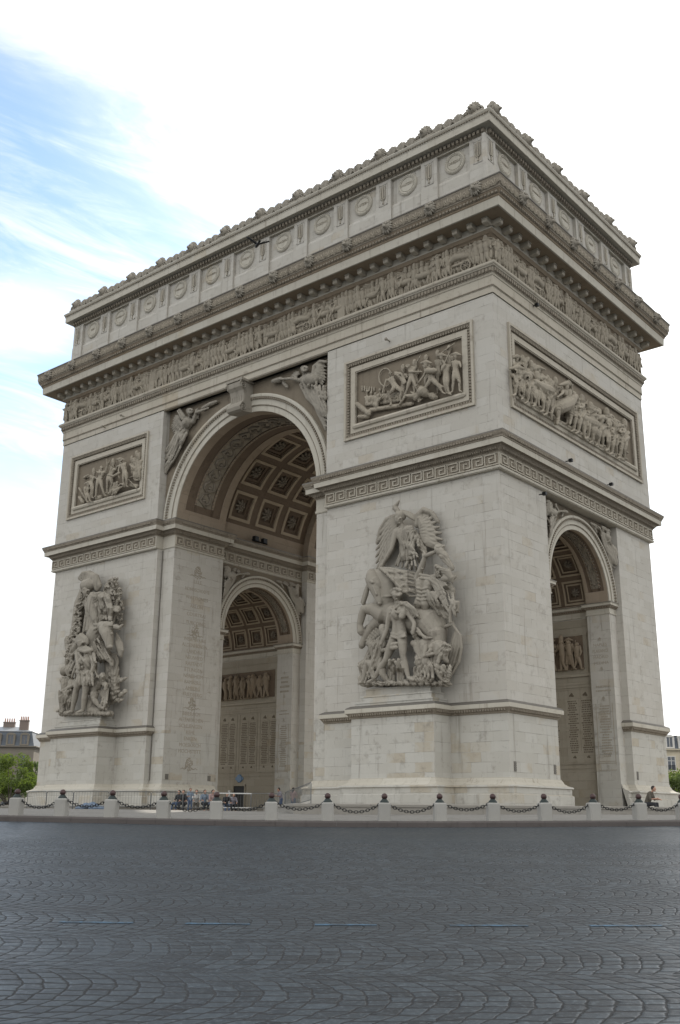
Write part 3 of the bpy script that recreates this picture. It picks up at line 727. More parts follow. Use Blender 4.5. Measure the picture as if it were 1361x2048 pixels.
# ---------------------------------------------------------------- spandrels
c=Crop(300,700,.27921,'Y',.72); c.group('spandrel_near')
c.fig('a')
c.H((1108,150),(1120,215),(1170,290),[((1215,400),(1260,500)),((1190,400),(1250,540))],[((1030,205),(945,208)),((1190,215),(1195,240))],30,.22,'curly')
S(c,(1140,215,.5,42),(1180,215,.5,36)); S(c,(885,225,.3,16),(940,212,.35,20)); S(c,(960,235,.3,14),(985,265,.3,12))
c.wing([(1160,190),(1190,150),(1200,120),(1190,110)],[(1240,250),(1265,200),(1265,120),(1230,75)],9,11,.25)
S(c,(1170,190,.4,16),(1180,120,.4,16),(1220,80,.4,12),(1265,85,.4,10))
c.wing([(1050,200),(1060,180),(1080,170)],[(1010,190),(1030,160),(1060,140)],4,10,.12)
c.folds([(1080,250),(1120,340),(1180,400),(1230,470)],[(1260,260),(1260,330),(1265,400),(1270,480)],10,15,.3,6)
c.folds([(1200,290),(1240,300),(1270,310)],[(1200,330),(1250,340),(1270,350)],4,11,.3,4)
S(c,(1250,480,.2,22),(1258,540,.2,18),(1262,570,.2,10))
c=Crop(300,700,.27921,'Y',.72); c.group('spandrel_far')
c.fig('a')
c.H((288,450),(275,520),(240,600),[((205,660),(165,760)),((195,690),(130,830))],[((330,450),(410,420)),((235,500),(205,445))],27,.22,'curly')
S(c,(265,525,.45,36)); S(c,(215,430,.35,12),(250,480,.4,11)); S(c,(380,420,.25,14),(430,390,.25,16),(480,370,.25,12))
c.wing([(250,540),(230,520),(215,500),(220,480)],[(170,600),(150,560),(165,500),(190,450)],9,10,.2)
c.wing([(310,480),(330,460),(330,440)],[(350,490),(358,440),(340,405)],6,11,.2)
c.folds([(210,560),(170,620),(140,680),(110,730)],[(270,600),(230,680),(180,770),(120,860)],11,14,.28,6)
S(c,(125,830,.2,18),(115,880,.2,10))

def loc(g,q):
    x,d,z,r=q
    if g=='side_panel': return (x-D/2,d-.25,z,r)
    w={'front_panel_near':.2,'front_panel_far':.2,'spandrel_near':.72,'spandrel_far':.72}.get(g,.2)
    return (x+W/2,d-w,z,r)
SCULPT={g:[(n,[[loc(g,q) for q in st] for st in it]) for n,it in figs] for g,figs in out.items()}
random.seed(11)
# ------------------------------------------------------------------ the arch
ZB=2.05
arch=empty('triumphal_arch',(CX,CY,ZB))
tag(arch,'huge weathered pale stone triumphal arch with carved reliefs, standing inside the chained roundabout','triumphal arch')
A0=T(CX,CY,0)
FR=frame(0,(1,0,0),(0,-1,0),(CX,CY-BO,0)); RT=frame(0,(0,1,0),(1,0,0),(CX+AO,CY,0))
BK=frame(0,(-1,0,0),(0,1,0),(CX,CY+BO,0)); LF=frame(0,(0,-1,0),(-1,0,0),(CX-AO,CY,0))
A,B=AO-.2,BO-.2
GR,GC=7.35,23.5            # great vault radius and spring height
SR,SCZ=4.2,15.95           # side vault
UB=8.76                    # edge of the main wall beside the great arch
BR=BO-.72                  # recessed plane of the great arch
AR=AO-.72                  # recessed plane of the side arch
VB=5.2
PED=1.7; PU0,PU1=12.32,18.36
base_out=[(8.0,4.2),(9.8,4.2),(9.8,4.7),(20.0,4.7),(20.0,4.2),(AR,4.2),(AR,VB),(A,VB),(A,B),(UB,B),(UB,BR),(GR,BR),(GR,VB),(8.0,VB)]
low_out=base_out[:9]+[(PU1,B),(PU1,B+PED),(PU0,B+PED),(PU0,B)]+base_out[9:]
def quad_map(pts,su,sv):
    q=[(su*a,sv*b) for a,b in pts]
    return q if su*sv>0 else q[::-1]
def part(mb,name,mat,M=A0,parent=None,**k): return build(mb,name,mat,parent or arch,M,**k)
def eggs(mb,P,Q,nrm,z,sp,w,h,dp,m=0):
    # row of small carved eggs/dentils from P to Q (plan points) standing off the face by nrm
    P=Vector(P);Q=Vector(Q);L=(Q-P).length; n=max(1,int(L/sp)); d=(Q-P)/n; t=d.normalized(); nr=Vector(nrm)
    e=nr*.012; mb.add([(P.x,P.y,z),(Q.x,Q.y,z),(Q.x+e.x,Q.y+e.y,z),(P.x+e.x,P.y+e.y,z),(P.x,P.y,z+h),(Q.x,Q.y,z+h),(Q.x+e.x,Q.y+e.y,z+h),(P.x+e.x,P.y+e.y,z+h)],[(0,3,2,1),(4,5,6,7),(0,1,5,4),(2,3,7,6)],m)
    for i in range(n):
        c=P+d*(i+.5)
        a=c-t*w/2;b_=c+t*w/2; a2=a+nr*dp;b2=b_+nr*dp
        vs=[(a.x,a.y,z),(b_.x,b_.y,z),(b2.x,b2.y,z+h*.25),(a2.x,a2.y,z+h*.25),(a.x,a.y,z+h),(b_.x,b_.y,z+h),(b2.x,b2.y,z+h),(a2.x,a2.y,z+h)]
        mb.add(vs,[(0,3,2,1),(4,5,6,7),(0,1,2,3),(2,1,5,6),(3,2,6,7),(0,3,7,4)],m)
# piers
# material slots: 0 pale fascia, 1 dark carved band, 2 weathered top
CAPP=[(-.01,7.12,1),(.07,7.14,1),(.07,7.18,1),(.10,7.22,1),(.24,7.42,0),(.30,7.44,0),(.30,7.68,2),(.26,7.72,2),(.26,7.75,2),(.02,7.88,2),(-.35,7.88,2)]
PLP=[(-.02,3.66,0),(.05,3.64,1),(.05,3.60,1),(.10,3.54,1),(.16,3.40,1),(.32,3.28,1),(.48,3.22,0),(.54,3.2,0),(.56,3.12,1),(.47,3.09,0),(.47,2.74,0),(.56,2.70,0),(.56,1.6,0)]
piers={}
for su in (1,-1):
    for sv in (1,-1):
        mb=MB(); mb.prism(quad_map(base_out,su,sv),7.5,SCZ,False,False); mb.prism(quad_map([(a,5.12 if b_==4.7 else b_) for a,b_ in base_out],su,sv),SCZ,21.5,False,False)
        pr_=part(mb,'pier',M_wall); piers[(su,sv)]=pr_
        front=sv<0
        lo=low_out
        mb=MB(); mb.prism(quad_map(lo,su,sv),1.6,7.5,False,False); part(mb,'socle',M_low,parent=pr_)
        # plinth follows the whole outline
        mb=MB(); mb.mould(quad_map([(AR,4.2),(AR,VB),(A,VB),(A,B),(PU1,B),(PU1,B+PED),(PU0,B+PED),(PU0,B),(UB,B),(UB,BR),(GR,BR),(GR,VB)],su,sv),[q[:2] for q in PLP[::-1]],closed=False,mats=[q[2] for q in PLP[::-1]][1:]); part(mb,'plinth',[M_low,M_pale],parent=pr_)
        i0=7; cap=lo[6:14]+[(UB,BR)] if True else None
        cap=[(AR,VB),(A,VB),(A,B),(PU1,B),(PU1,B+PED),(PU0,B+PED),(PU0,B),(UB,B),(UB,BR)]
        mb=MB(); mb.mould(quad_map(cap,su,sv),CAPP,closed=False)
        cp=part(mb,'socle_cornice',[M_pale,M_orn,M_lead],parent=pr_)
        if su*1>0 or front:
            mb=MB()
            qs=quad_map(cap,su,sv)
            for p,q in zip(qs[:-1],qs[1:]):
                dd=(Vector(q)-Vector(p)).normalized(); nn=(dd.y,-dd.x)
                eggs(mb,Vector(p)+Vector(nn)*.08,Vector(q)+Vector(nn)*.08,nn,7.22,.17,.1,.2,.15)
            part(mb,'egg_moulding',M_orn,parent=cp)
        # impost of the side arch
        ip=[(AR-.0,VB),(AR,4.2),(20.0,4.2),(20.0,4.7),(9.8,4.7),(9.8,4.2),(8.0,4.2),(8.0,VB)][::-1]
        prof=[(-.01,15.1,0),(.06,15.12,0),(.06,15.2,0),(.03,15.22,0),(.03,15.5,1),(.1,15.54,1),(.2,15.66,1),(.26,15.7,0),(.26,15.84,0),(.31,15.88,2),(.31,15.93,2),(.0,15.97,2)]
        mb=MB(); mb.mould(quad_map(ip,su,sv),prof,closed=False); ipo=part(mb,'side_arch_impost',[M_pale,M_orn,M_lead],parent=pr_)
        mb=MB(); qs=quad_map(ip,su,sv)
        for p,q in zip(qs[:-1],qs[1:]):
            dd=(Vector(q)-Vector(p)).normalized(); nn=(dd.y,-dd.x)
            if (Vector(q)-Vector(p)).length>.6: eggs(mb,Vector(p)+Vector(nn)*.08,Vector(q)+Vector(nn)*.08,nn,15.56,.18,.11,.11,.1)
        part(mb,'egg_moulding',M_vdark,parent=ipo)
# half blocks above the piers, meander frieze and impost cornice
IMPP=[(-.25,21.51,0),(.06,21.54,0),(.08,21.6,0),(.08,21.68,0),(.03,21.7,0),(.03,22.5,0),(.07,22.53,1),(.07,22.58,1),(.16,22.66,1),(.30,22.84,1),(.34,22.9,1),(.55,22.92,0),(.57,22.90,0),(.58,23.24,1),(.62,23.27,1),(.62,23.33,1),(.70,23.46,1),(.75,23.6,2),(.75,23.68,2),(.0,23.86,2),(-.3,23.86,2)]
KEY=[((0,0),(0,1)),((0,1),(.82,1)),((.82,1),(.82,.24)),((.82,.24),(.34,.24)),((.34,.24),(.34,.66)),((.34,.66),(.56,.66))]
def meander(mb,x0,x1,y0,h,z0):
    n=max(1,round((x1-x0)/.9)); w=(x1-x0)/n; tk=.07
    mb.box(x0-.02,x1+.02,y0-.04,y0+h+.06,z0-.02,z0+.006,1)
    for i in range(n):
        for (a,b_),(c,d_) in KEY+[((0.0,0),(1,0))]:
            xa,xb=sorted((a,c));ya,yb=sorted((b_,d_))
            mb.box(x0+(i+xa)*w-(tk/2 if ya!=yb else 0),x0+(i+xb)*w+tk/2,y0+ya*h-(0 if ya!=yb else tk/2),y0+yb*h+tk/2,z0,z0+.085+.002*(ya!=yb))
half=[(GR,-BR),(UB,-BR),(UB,-BO),(AO,-BO),(AO,BO),(UB,BO),(UB,BR),(GR,BR),(GR,VB),(8.0,VB),(8.0,-VB),(GR,-VB)]
for su in (1,-1):
    out=[(su*a,b_) for a,b_ in half]
    if su<0: out=out[::-1]
    mb=MB(); mb.prism(out,21.5,23.8,True,True); mb.mould(out,IMPP)
    ib=part(mb,'impost_cornice',[M_pale,M_orn,M_lead])
    mb=MB()
    for p,q in zip(out,out[1:]+out[:1]):
        dd=(Vector(q)-Vector(p)); L=dd.length; dd.normalize(); nn=(dd.y,-dd.x); nv=Vector(nn)
        if dd.x<-.5 and p[1]>5: continue
        eggs(mb,Vector(p)+nv*.62,Vector(q)+nv*.62,nn,23.34,.2,.13,.14,.1)
        eggs(mb,Vector(p)+nv*.12,Vector(q)+nv*.12,nn,22.62,.16,.11,.22,.15)
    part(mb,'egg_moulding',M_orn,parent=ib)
    segs=[(FR,UB+.08,AO-.05,.03) if su>0 else (FR,-AO+.05,-UB-.08,.03)]
    mb=MB(); meander(mb,segs[0][1],segs[0][2],21.76,.66,.03); mo=part(mb,'meander_frieze',[M_trim,M_orn],M=FR)
    PL=frame(0,(0,1,0),(1,0,0),(CX-8.0,CY,0)) if su<0 else frame(0,(0,-1,0),(-1,0,0),(CX+8.0,CY,0))
    mb=MB(); meander(mb,-VB+.1,VB-.1,21.76,.66,.03); meander(mb,-BR+.05,-VB-.05,21.76,.66,.68); meander(mb,VB+.05,BR-.05,21.76,.66,.68)
    part(mb,'meander_frieze',[M_trim,M_orn],M=PL,parent=ib)
    if su>0:
        mb=MB(); meander(mb,-BO+.05,BO-.05,21.76,.66,.03); part(mb,'meander_frieze',[M_trim,M_orn],M=RT,parent=ib)
    mb=MB(); q=[(su*8.0-0,0)]
    # upper wall block
    x0,x1=sorted((su*8.8,su*AO)); z0,z1=23.7,33.25; mb=MB()
    def holed(fn,a0,a1,h0,h1,k0=26.2,k1=31.5):
        for p in (((a0,z0),(a1,z0),(a1,k0),(a0,k0)),((a0,k1),(a1,k1),(a1,z1),(a0,z1)),((a0,k0),(h0,k0),(h0,k1),(a0,k1)),((h1,k0),(a1,k0),(a1,k1),(h1,k1))): mb.quad(*[fn(*q) for q in p])
    e0,e1=sorted((su*(AO-1.78),su*(AO-11.69)))
    holed(lambda a,z:(a,-BO,z),x0,x1,e0,e1)
    if su>0: holed(lambda a,z:(AO,a,z),-BO,BO,1.9-BO,20.82-BO)
    else: mb.quad((-AO,BO,z0),(-AO,-BO,z0),(-AO,-BO,z1),(-AO,BO,z1))
    mb.quad((x1,BO,z0),(x0,BO,z0),(x0,BO,z1),(x1,BO,z1)); xi=su*8.8; mb.quad((xi,-BO,z0),(xi,BO,z0),(xi,BO,z1),(xi,-BO,z1))
    part(mb,'upper_wall',M_wall)
# great arch faces
def arch_face(mb,R,zc,hw,ztop,n=40,zbot=None):
    # local frame x,y(up),z=0; wall with a round opening
    xs=[-R*cos(pi*i/n) for i in range(n+1)]; zs=[zc+R*sin(pi*i/n) for i in range(n+1)]
    for i in range(n): mb.quad((xs[i],zs[i],0),(xs[i+1],zs[i+1],0),(xs[i+1],ztop,0),(xs[i],ztop,0))
    if hw>R:
        mb.quad((-hw,zc,0),(-R,zc,0),(-R,ztop,0),(-hw,ztop,0)); mb.quad((R,zc,0),(hw,zc,0),(hw,ztop,0),(R,ztop,0))
def arc_strip(mb,prof,zc,n=48,m=0):
    # prof: list of (radius, z out) swept along the half circle
    K=len(prof);vs=[];fs=[]
    for i in range(n+1):
        a=pi*i/n
        for r,z in prof: vs.append((-r*cos(a),zc+r*sin(a),z))
    for i in range(n):
        for k in range(K-1): fs.append((i*K+k,(i+1)*K+k,(i+1)*K+k+1,i*K+k+1))
    mb.add(vs,fs,m)
def arc_eggs(mb,r0,r1,z0,z1,zc,n,m=0):
    arc_strip(mb,[(r0,z0-.01),(r0,z0+.008),(r1,z0+.008),(r1,z0-.01)],zc,48,m)
    for i in range(n):
        a=pi*(i+.5)/n; w=pi/n*.32
        p=[]
        for r,z,ww in ((r0,z0,w),(r1,z0,w),(r1*.997,z1,w*.8),(r0*1.003,z1,w*.8)):
            for s_ in (-1,1): p.append((-r*cos(a+s_*ww),zc+r*sin(a+s_*ww),z))
        mb.add(p,[(4,5,7,6),(0,1,7,6)[::-1],(2,3,5,4)[::-1],(0,2,4,6),(1,3,5,7)[::-1]],m)
def archivolt(M,R,zc,Ro,name='archivolt',hw=None,eggsn=90,z0=0.0):
    k=(Ro-R)/1.4
    mb=MB(); arc_strip(mb,[(R,-.02),(R,.06),(R+.42*k,.06),(R+.43*k,.10),(R+.5*k,.10),(R+.51*k,.13),(R+.92*k,.13),(R+.94*k,.17),(R+1.12*k,.20),(R+1.14*k,.25),(R+1.28*k,.26),(R+1.38*k,.22),(R+1.39*k,-.02)],zc)
    o=part(mb,name,M_pale,M=M@T(0,0,z0))
    mb=MB(); arc_eggs(mb,R+.93*k,R+1.13*k,.15,.29,zc,eggsn); arc_eggs(mb,R+.43*k,R+.5*k,.10,.135,zc,eggsn*2)
    part(mb,'egg_moulding',M_orn,M=M@T(0,0,z0),parent=o); return o
gf=[]
for M,vis in ((FR,1),(BK,0)):
    Mg=M@T(0,0,-.708)
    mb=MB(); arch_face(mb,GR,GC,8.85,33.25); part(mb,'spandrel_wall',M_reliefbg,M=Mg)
    archivolt(Mg,GR,GC,UB-.03,eggsn=118)
for M in (RT,LF):
    Ms=M@T(0,0,-.708)
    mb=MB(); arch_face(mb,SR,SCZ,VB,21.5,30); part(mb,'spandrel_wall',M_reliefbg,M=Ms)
    archivolt(Ms,SR,SCZ,VB-.05,eggsn=72)
PLs={}
for su in (-1,1):
    Mp=frame(0,(0,-su,0),(-su,0,0),(CX+su*7.988,CY,0)); PLs[su]=Mp
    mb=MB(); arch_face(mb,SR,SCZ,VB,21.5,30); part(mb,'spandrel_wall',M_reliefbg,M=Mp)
    archivolt(Mp,SR,SCZ,VB-.05,eggsn=72)
# vaults
def great_map(a,s,d): r=GR+d; return (-r*cos(a),s,GC+r*sin(a))
def small_map(a,s,d): r=SR+d; return (s,r*cos(a),SCZ+r*sin(a))
def patch(mb,fm,a0,a1,s0,s1,d,n=1,m=0,d2=None):
    for i in range(n):
        p,q=a0+(a1-a0)*i/n,a0+(a1-a0)*(i+1)/n
        mb.quad(fm(p,s0,d),fm(q,s0,d),fm(q,s1,d),fm(p,s1,d),m)
def rings(mb,fm,ac,sc,levels):
    # levels: (half angle, half s, depth, material for the ring that follows)
    def rect(h,w,d,n=5):
        P=[fm(ac-h+2*h*i/n,sc-w,d) for i in range(n)]+[fm(ac+h,sc-w+2*w*i/n,d) for i in range(n)]
        P+=[fm(ac+h-2*h*i/n,sc+w,d) for i in range(n)]+[fm(ac-h,sc+w-2*w*i/n,d) for i in range(n)]
        return P
    prev=None
    for i,(h,w,d,m) in enumerate(levels):
        R=rect(h,w,d)
        if prev:
            n=len(R); mb.add(prev+R,[(j,(j+1)%n,n+(j+1)%n,n+j) for j in range(n)],pm)
        prev=R;pm=m
    mb.add([fm(ac,sc,levels[-1][2])]+prev,[(0,j+1,(j+1)%len(prev)+1) for j in range(len(prev))],pm)
def rosette(mb,fm,ac,sc,d,R,r0,m=0):
    def loc(x,y,z): return fm(ac+x/R,sc+y,d-z)
    for k in range(8):
        a=2*pi*k/8
        mb.tube([loc(.25*r0*cos(a),.25*r0*sin(a),.05),loc(.65*r0*cos(a),.65*r0*sin(a),.16),loc(.98*r0*cos(a),.98*r0*sin(a),.05)],[.16*r0,.27*r0,.14*r0],6,m=m)
    for k in range(6):
        a=2*pi*(k+.5)/6
        mb.tube([loc(.1*r0*cos(a),.1*r0*sin(a),.18),loc(.42*r0*cos(a),.42*r0*sin(a),.28)],[.12*r0,.15*r0],6,m=m)
    mb.tube([loc(0,0,.1),loc(0,0,.36)],[.2*r0,.14*r0],6,m=m)
def vault(fm,Rm,off,s0,s1,rows,cols,ah,sh,name,abot,levels,rr_):
    # barrel with openings for the coffers
    mb=MB(); aa=sorted([abot,pi-abot]+[v for r in rows for v in (r-ah,r+ah)]); ss=sorted([s0,s1]+[v for c in cols for v in (c-sh,c+sh)])
    for i in range(len(aa)-1):
        for j in range(len(ss)-1):
            am,sm=(aa[i]+aa[i+1])/2,(ss[j]+ss[j+1])/2
            if any(abs(am-r)<ah for r in rows) and any(abs(sm-c)<sh for c in cols): continue
            patch(mb,fm,aa[i],aa[i+1],ss[j],ss[j+1],off,5)
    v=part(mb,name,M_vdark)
    mb=MB(); patch(mb,fm,0,abot,s0,s1,off-.04,3); part(mb,'springing_band',M_vault,parent=v); mb=MB(); patch(mb,fm,pi-abot,pi,s0,s1,off-.04,3); part(mb,'springing_band',M_vault,parent=v)
    for r in rows:
        for c in cols:
            mb=MB(); rings(mb,fm,r,c,[(ah*h,sh*w,off+d,m) for h,w,d,m in levels]); cf=part(mb,'coffer',[M_vlight,M_vdark,M_vault],parent=v)
            mb=MB(); rosette(mb,fm,r,c,off+levels[-1][2]-.02,Rm,rr_); part(mb,'rosette',M_orn,parent=cf,smooth=True)
    return v
rows=[math.radians(22.5*k) for k in range(1,8)]
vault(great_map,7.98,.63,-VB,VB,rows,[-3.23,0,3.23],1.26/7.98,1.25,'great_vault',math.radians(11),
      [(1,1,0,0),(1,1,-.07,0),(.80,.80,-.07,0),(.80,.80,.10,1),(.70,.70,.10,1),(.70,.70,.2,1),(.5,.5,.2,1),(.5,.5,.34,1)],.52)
srow=[pi*(k+.5)/7 for k in range(7)]
for su in (-1,1):
    cs=[su*(9.8+10.2*(k+.5)/5) for k in range(5)]
    s0,s1=sorted((su*9.8,su*20.0))
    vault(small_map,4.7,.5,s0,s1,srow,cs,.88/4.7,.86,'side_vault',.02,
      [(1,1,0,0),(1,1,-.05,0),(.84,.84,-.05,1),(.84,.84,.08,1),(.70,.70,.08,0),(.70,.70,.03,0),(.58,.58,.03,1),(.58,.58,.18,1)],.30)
# soffit bands of the arches: plain edge, dark guilloche, framed scroll panel
def band(fm,off,s0,s1,flip,name,a_edge,a_in,zigR):
    L=s1-s0; mb=MB()
    S=[s0+L*t for t in (0,.15,.31,.345,.66,.70,.86,1)]
    for a0,a1,n in ((0,a_edge,3),(pi-a_edge,pi,3)): patch(mb,fm,a0,a1,s0,s1,off,n,0)
    patch(mb,fm,a_edge,pi-a_edge,S[0],S[1],off,36,0); patch(mb,fm,a_edge,pi-a_edge,S[6],S[7],off,36,0)
    mk=[(S[1],S[2],.05,1),(S[2],S[3],-.02,0),(S[3],S[4],.08,2),(S[4],S[5],-.02,0),(S[5],S[6],.05,1)]
    for p,q,d,m in mk:
        patch(mb,fm,a_in,pi-a_in,p,q,off+d,36,m)
    for e0,e1 in ((a_edge,a_in),(pi-a_in,pi-a_edge)): patch(mb,fm,e0,e1,S[1],S[6],off+.05,2,1)
    for s_,da,db in ((S[1],0,.05),(S[2],.05,-.02),(S[3],-.02,.08),(S[4],.08,-.02),(S[5],-.02,.05),(S[6],.05,0)):
        for i in range(36):
            p,q=a_edge+(pi-2*a_edge)*i/36,a_edge+(pi-2*a_edge)*(i+1)/36
            mb.quad(fm(p,s_,off+da),fm(q,s_,off+da),fm(q,s_,off+db),fm(p,s_,off+db),1)
    o=part(mb,name,[M_vault,M_vdark,M_relief])
    mb=MB(); sc=(S[3]+S[4])/2; hw=(S[4]-S[3])/2; nsc=int(2*zigR)
    for k in range(nsc):
        ac=a_in+(pi-2*a_in)*(k+.5)/nsc; dr=(pi-2*a_in)/nsc; sg=1 if k%2 else -1
        pts=[fm(ac+dr*.5*t/8*cos(t*.75)*1.0,sc+sg*hw*.85*t/8*sin(t*.75),off+.03) for t in range(9)]
        mb.tube(pts,[.16*hw]*9,5)
        mb.tube([fm(ac-dr*.5,sc-sg*hw*.3,off+.04),fm(ac,sc+sg*hw*.72,off+.02),fm(ac+dr*.5,sc+sg*hw*.3,off+.04)],[.1*hw,.2*hw,.1*hw],5)
    for s_ in (S[2]+.02,S[4]+.02):
        nb=int(zigR*7)
        for k in range(nb):
            ac=a_in+(pi-2*a_in)*(k+.5)/nb; mb.tube([fm(ac,s_,off-.03),fm(ac,s_+.1,off-.03)],[.05,.05],4)
    part(mb,'scroll_ornament',M_orn,parent=o,smooth=True)
band(great_map,0,-BR,-VB,1,'arch_soffit_band',math.radians(9.9),math.radians(14.5),9)
band(great_map,0,VB,BR,1,'arch_soffit_band',math.radians(9.9),math.radians(14.5),9)
for s0,s1 in ((8.0,9.8),(20.0,AR),(-9.8,-8.0),(-AR,-20.0)): band(small_map,0,s0,s1,1,'arch_soffit_band',math.radians(11),math.radians(14),6)
# closing faces between the soffit bands and the wider barrels
def closing(fm,s,d0,d1):
    mb=MB()
    for i in range(36):
        p,q=pi*i/36,pi*(i+1)/36; mb.quad(fm(p,s,d0),fm(q,s,d0),fm(q,s,d1),fm(p,s,d1))
    part(mb,'vault_step',M_vault)
closing(great_map,-VB,-.0,.66); closing(great_map,VB,-.0,.66)
for s in (9.8,20.0,-9.8,-20.0): closing(small_map,s,0,.53)
# ------------------------------------------------------------------ entablature
loop=[(-AO,-BO),(AO,-BO),(AO,BO),(-AO,BO)]
def ring_part(prof,name,mat,**k):
    mb=MB(); mb.mould(loop,prof); return part(mb,name,mat,**k)
ar=ring_part([(-.3,33.15),(.0,33.15),(.0,33.2),(.05,33.21),(.05,33.62),(.09,33.64),(.09,33.72),(.10,33.74),(.10,34.36),(.14,34.38),(.16,34.44),(.16,34.50),(.2,34.52),(.24,34.86),(.34,34.9),(.36,34.96),(.42,35.0),(.45,35.06),(.45,35.14),(.40,35.16),(.40,35.22),(-.05,35.26)],'architrave',M_trim)
def ring_eggs(o,z,sp,w,h,dp,parent,mat=None):
    mb=MB()
    eggs(mb,(-AO-o,-BO-o),(AO+o,-BO-o),(0,-1),z,sp,w,h,dp); eggs(mb,(AO+o,-BO-o),(AO+o,BO+o),(1,0),z,sp,w,h,dp)
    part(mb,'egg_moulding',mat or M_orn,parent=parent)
ring_eggs(.2,34.54,.26,.17,.3,.13,ar); ring_eggs(.09,33.66,.14,.09,.07,.04,ar)
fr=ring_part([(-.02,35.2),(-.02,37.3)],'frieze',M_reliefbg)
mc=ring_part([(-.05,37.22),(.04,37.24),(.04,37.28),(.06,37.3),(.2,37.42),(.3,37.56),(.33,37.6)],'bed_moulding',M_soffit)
ring_eggs(.06,37.33,.18,.12,.2,.14,mc,M_soffit)
mc=ring_part([(.33,37.58),(.33,38.06),(1.5,38.1),(1.5,38.06),(1.60,38.06),(1.62,38.08),(1.66,38.68)],'main_cornice',M_pale)
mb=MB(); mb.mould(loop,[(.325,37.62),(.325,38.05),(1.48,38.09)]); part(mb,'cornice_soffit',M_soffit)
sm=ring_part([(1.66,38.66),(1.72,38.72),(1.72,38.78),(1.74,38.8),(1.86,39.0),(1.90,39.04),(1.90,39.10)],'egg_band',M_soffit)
ring_eggs(1.74,38.80,.26,.17,.2,.13,sm)
ring_part([(1.90,39.08),(1.96,39.12),(1.97,39.3),(2.03,39.42),(2.02,39.72),(2.06,39.88),(2.07,39.92)],'gutter_frieze',M_orn)
ring_part([(2.07,39.9),(2.11,39.92),(2.11,40.0),(2.06,40.03),(1.4,40.2),(-.1,40.55)],'cornice_ledge',M_lead)
# modillions
def modillion():
    mb=MB(); pr=[(.33,37.74),(.33,38.06),(.92,38.085),(.94,37.84),(.9,37.75),(.8,37.72),(.62,37.72),(.48,37.68)]
    w=.19; n=len(pr)
    vs=[(-w,z,o) for o,z in pr]+[(w,z,o) for o,z in pr]
    mb.add(vs,[(i,(i+1)%n,n+(i+1)%n,n+i) for i in range(n)]+[tuple(range(n-1,-1,-1)),tuple(range(n,2*n))])
    mb.box(-.215,.215,38.0,38.075,.34,.97)
    return mesh_of(mb,'modillion',[M_trim])
mm=modillion()
n=41
for i in range(n): place(mm,'modillion',arch,FR@T(-22.55+45.1*i/(n-1),0,0))
for i in range(20): place(mm,'modillion',arch,RT@T(-11.3+22.6*i/19,0,0))
# lion heads on the gutter
def lion():
    mb=MB(); mb.ball((0,.0,.10),.27,12,8,sz=.9)
    for k in range(14):
        a=2*pi*k/14; r=.30+.04*(k%2); mb.tube([(.2*cos(a),.2*sin(a),.10),(r*cos(a),r*sin(a)*1.1,.08),(r*1.25*cos(a),r*1.35*sin(a),-.02)],[.07,.085,.03],6)
    mb.ball((0,-.08,.33),.13,8,6); mb.ball((-.11,.09,.30),.07,7,5); mb.ball((.11,.09,.30),.07,7,5); mb.ball((0,.02,.38),.06,6,5)
    mb.tube([(-.17,.15,.28),(0,.18,.30),(.17,.15,.28)],[.05,.05,.05],6); mb.ball((-.24,.24,.12),.08,6,5); mb.ball((.24,.24,.12),.08,6,5)
    mb.box(-.06,.06,-.17,-.14,.3,.47)
    return mesh_of(mb,'lion_head',[M_sculpt],True)
lm=lion()
for i in range(14): place(lm,'lion_head',arch,FR@T(-1.745-3.49*6+3.49*i,39.52,2.02)@Matrix.Scale(1.12,4))
for i in range(7): place(lm,'lion_head',arch,RT@T(-10.47+3.49*i,39.52,2.02)@Matrix.Scale(1.12,4))
# sima ornament: palmette leaves in shallow relief between the heads
def leaves_band(M,x0,x1,y0,h,z,sp):
    mb=MB(); n=int((x1-x0)/sp)
    for i in range(n):
        x=x0+(i+.5)*(x1-x0)/n
        for k in (-2,-1,0,1,2):
            a=k*.42; L=h*(1-.12*abs(k)); mb.tube([(x+.02*k,y0+.06,z),(x+L*.75*sin(a),y0+L*.75*cos(a),z+.05),(x+L*sin(a)*1.05,y0+L*cos(a),z+.01)],[.03,.045,.02],4)
        mb.tube([(x-sp*.5,y0+h*.75,z+.0),(x-sp*.5,y0+.1,z+.03),(x-sp*.3,y0+.05,z+.03)],[.03,.04,.02],4)
    part(mb,'palmette_relief',M_relief,M=M,smooth=True)
leaves_band(FR,-AO-1.9,AO+1.9,39.16,.62,1.99,.5); leaves_band(RT,-BO-1.9,BO+1.9,39.16,.62,1.99,.5)
# ------------------------------------------------------------------ attic
mb=MB(); mb.box(-AO+.25,AO-.25,-BO+.25,BO-.25,40.1,46.1); part(mb,'attic_wall',M_wall)
mb=MB(); mb.mould(loop,[(-.26,42.9),(-.20,42.88),(-.12,42.72),(-.11,42.66),(-.11,40.3)][::-1]); part(mb,'attic_base',M_wall)
BAY=3.95
def text_mb(txt,size,depth=.012,m=0,sx=1.0):
    cu=bpy.data.curves.new('txt','FONT'); cu.body=txt; cu.size=size; cu.align_x='CENTER'; cu.align_y='CENTER'; cu.extrude=depth; cu.resolution_u=2
    o=bpy.data.objects.new('txt',cu); COL.objects.link(o); dg=bpy.context.evaluated_depsgraph_get(); dg.update()
    me=bpy.data.meshes.new_from_object(o.evaluated_get(dg)); mb=MB()
    mb.add([(v.co.x*sx,v.co.y,v.co.z) for v in me.vertices],[tuple(p.vertices) for p in me.polygons],m)
    bpy.data.objects.remove(o); bpy.data.curves.remove(cu); bpy.data.meshes.remove(me); return mb
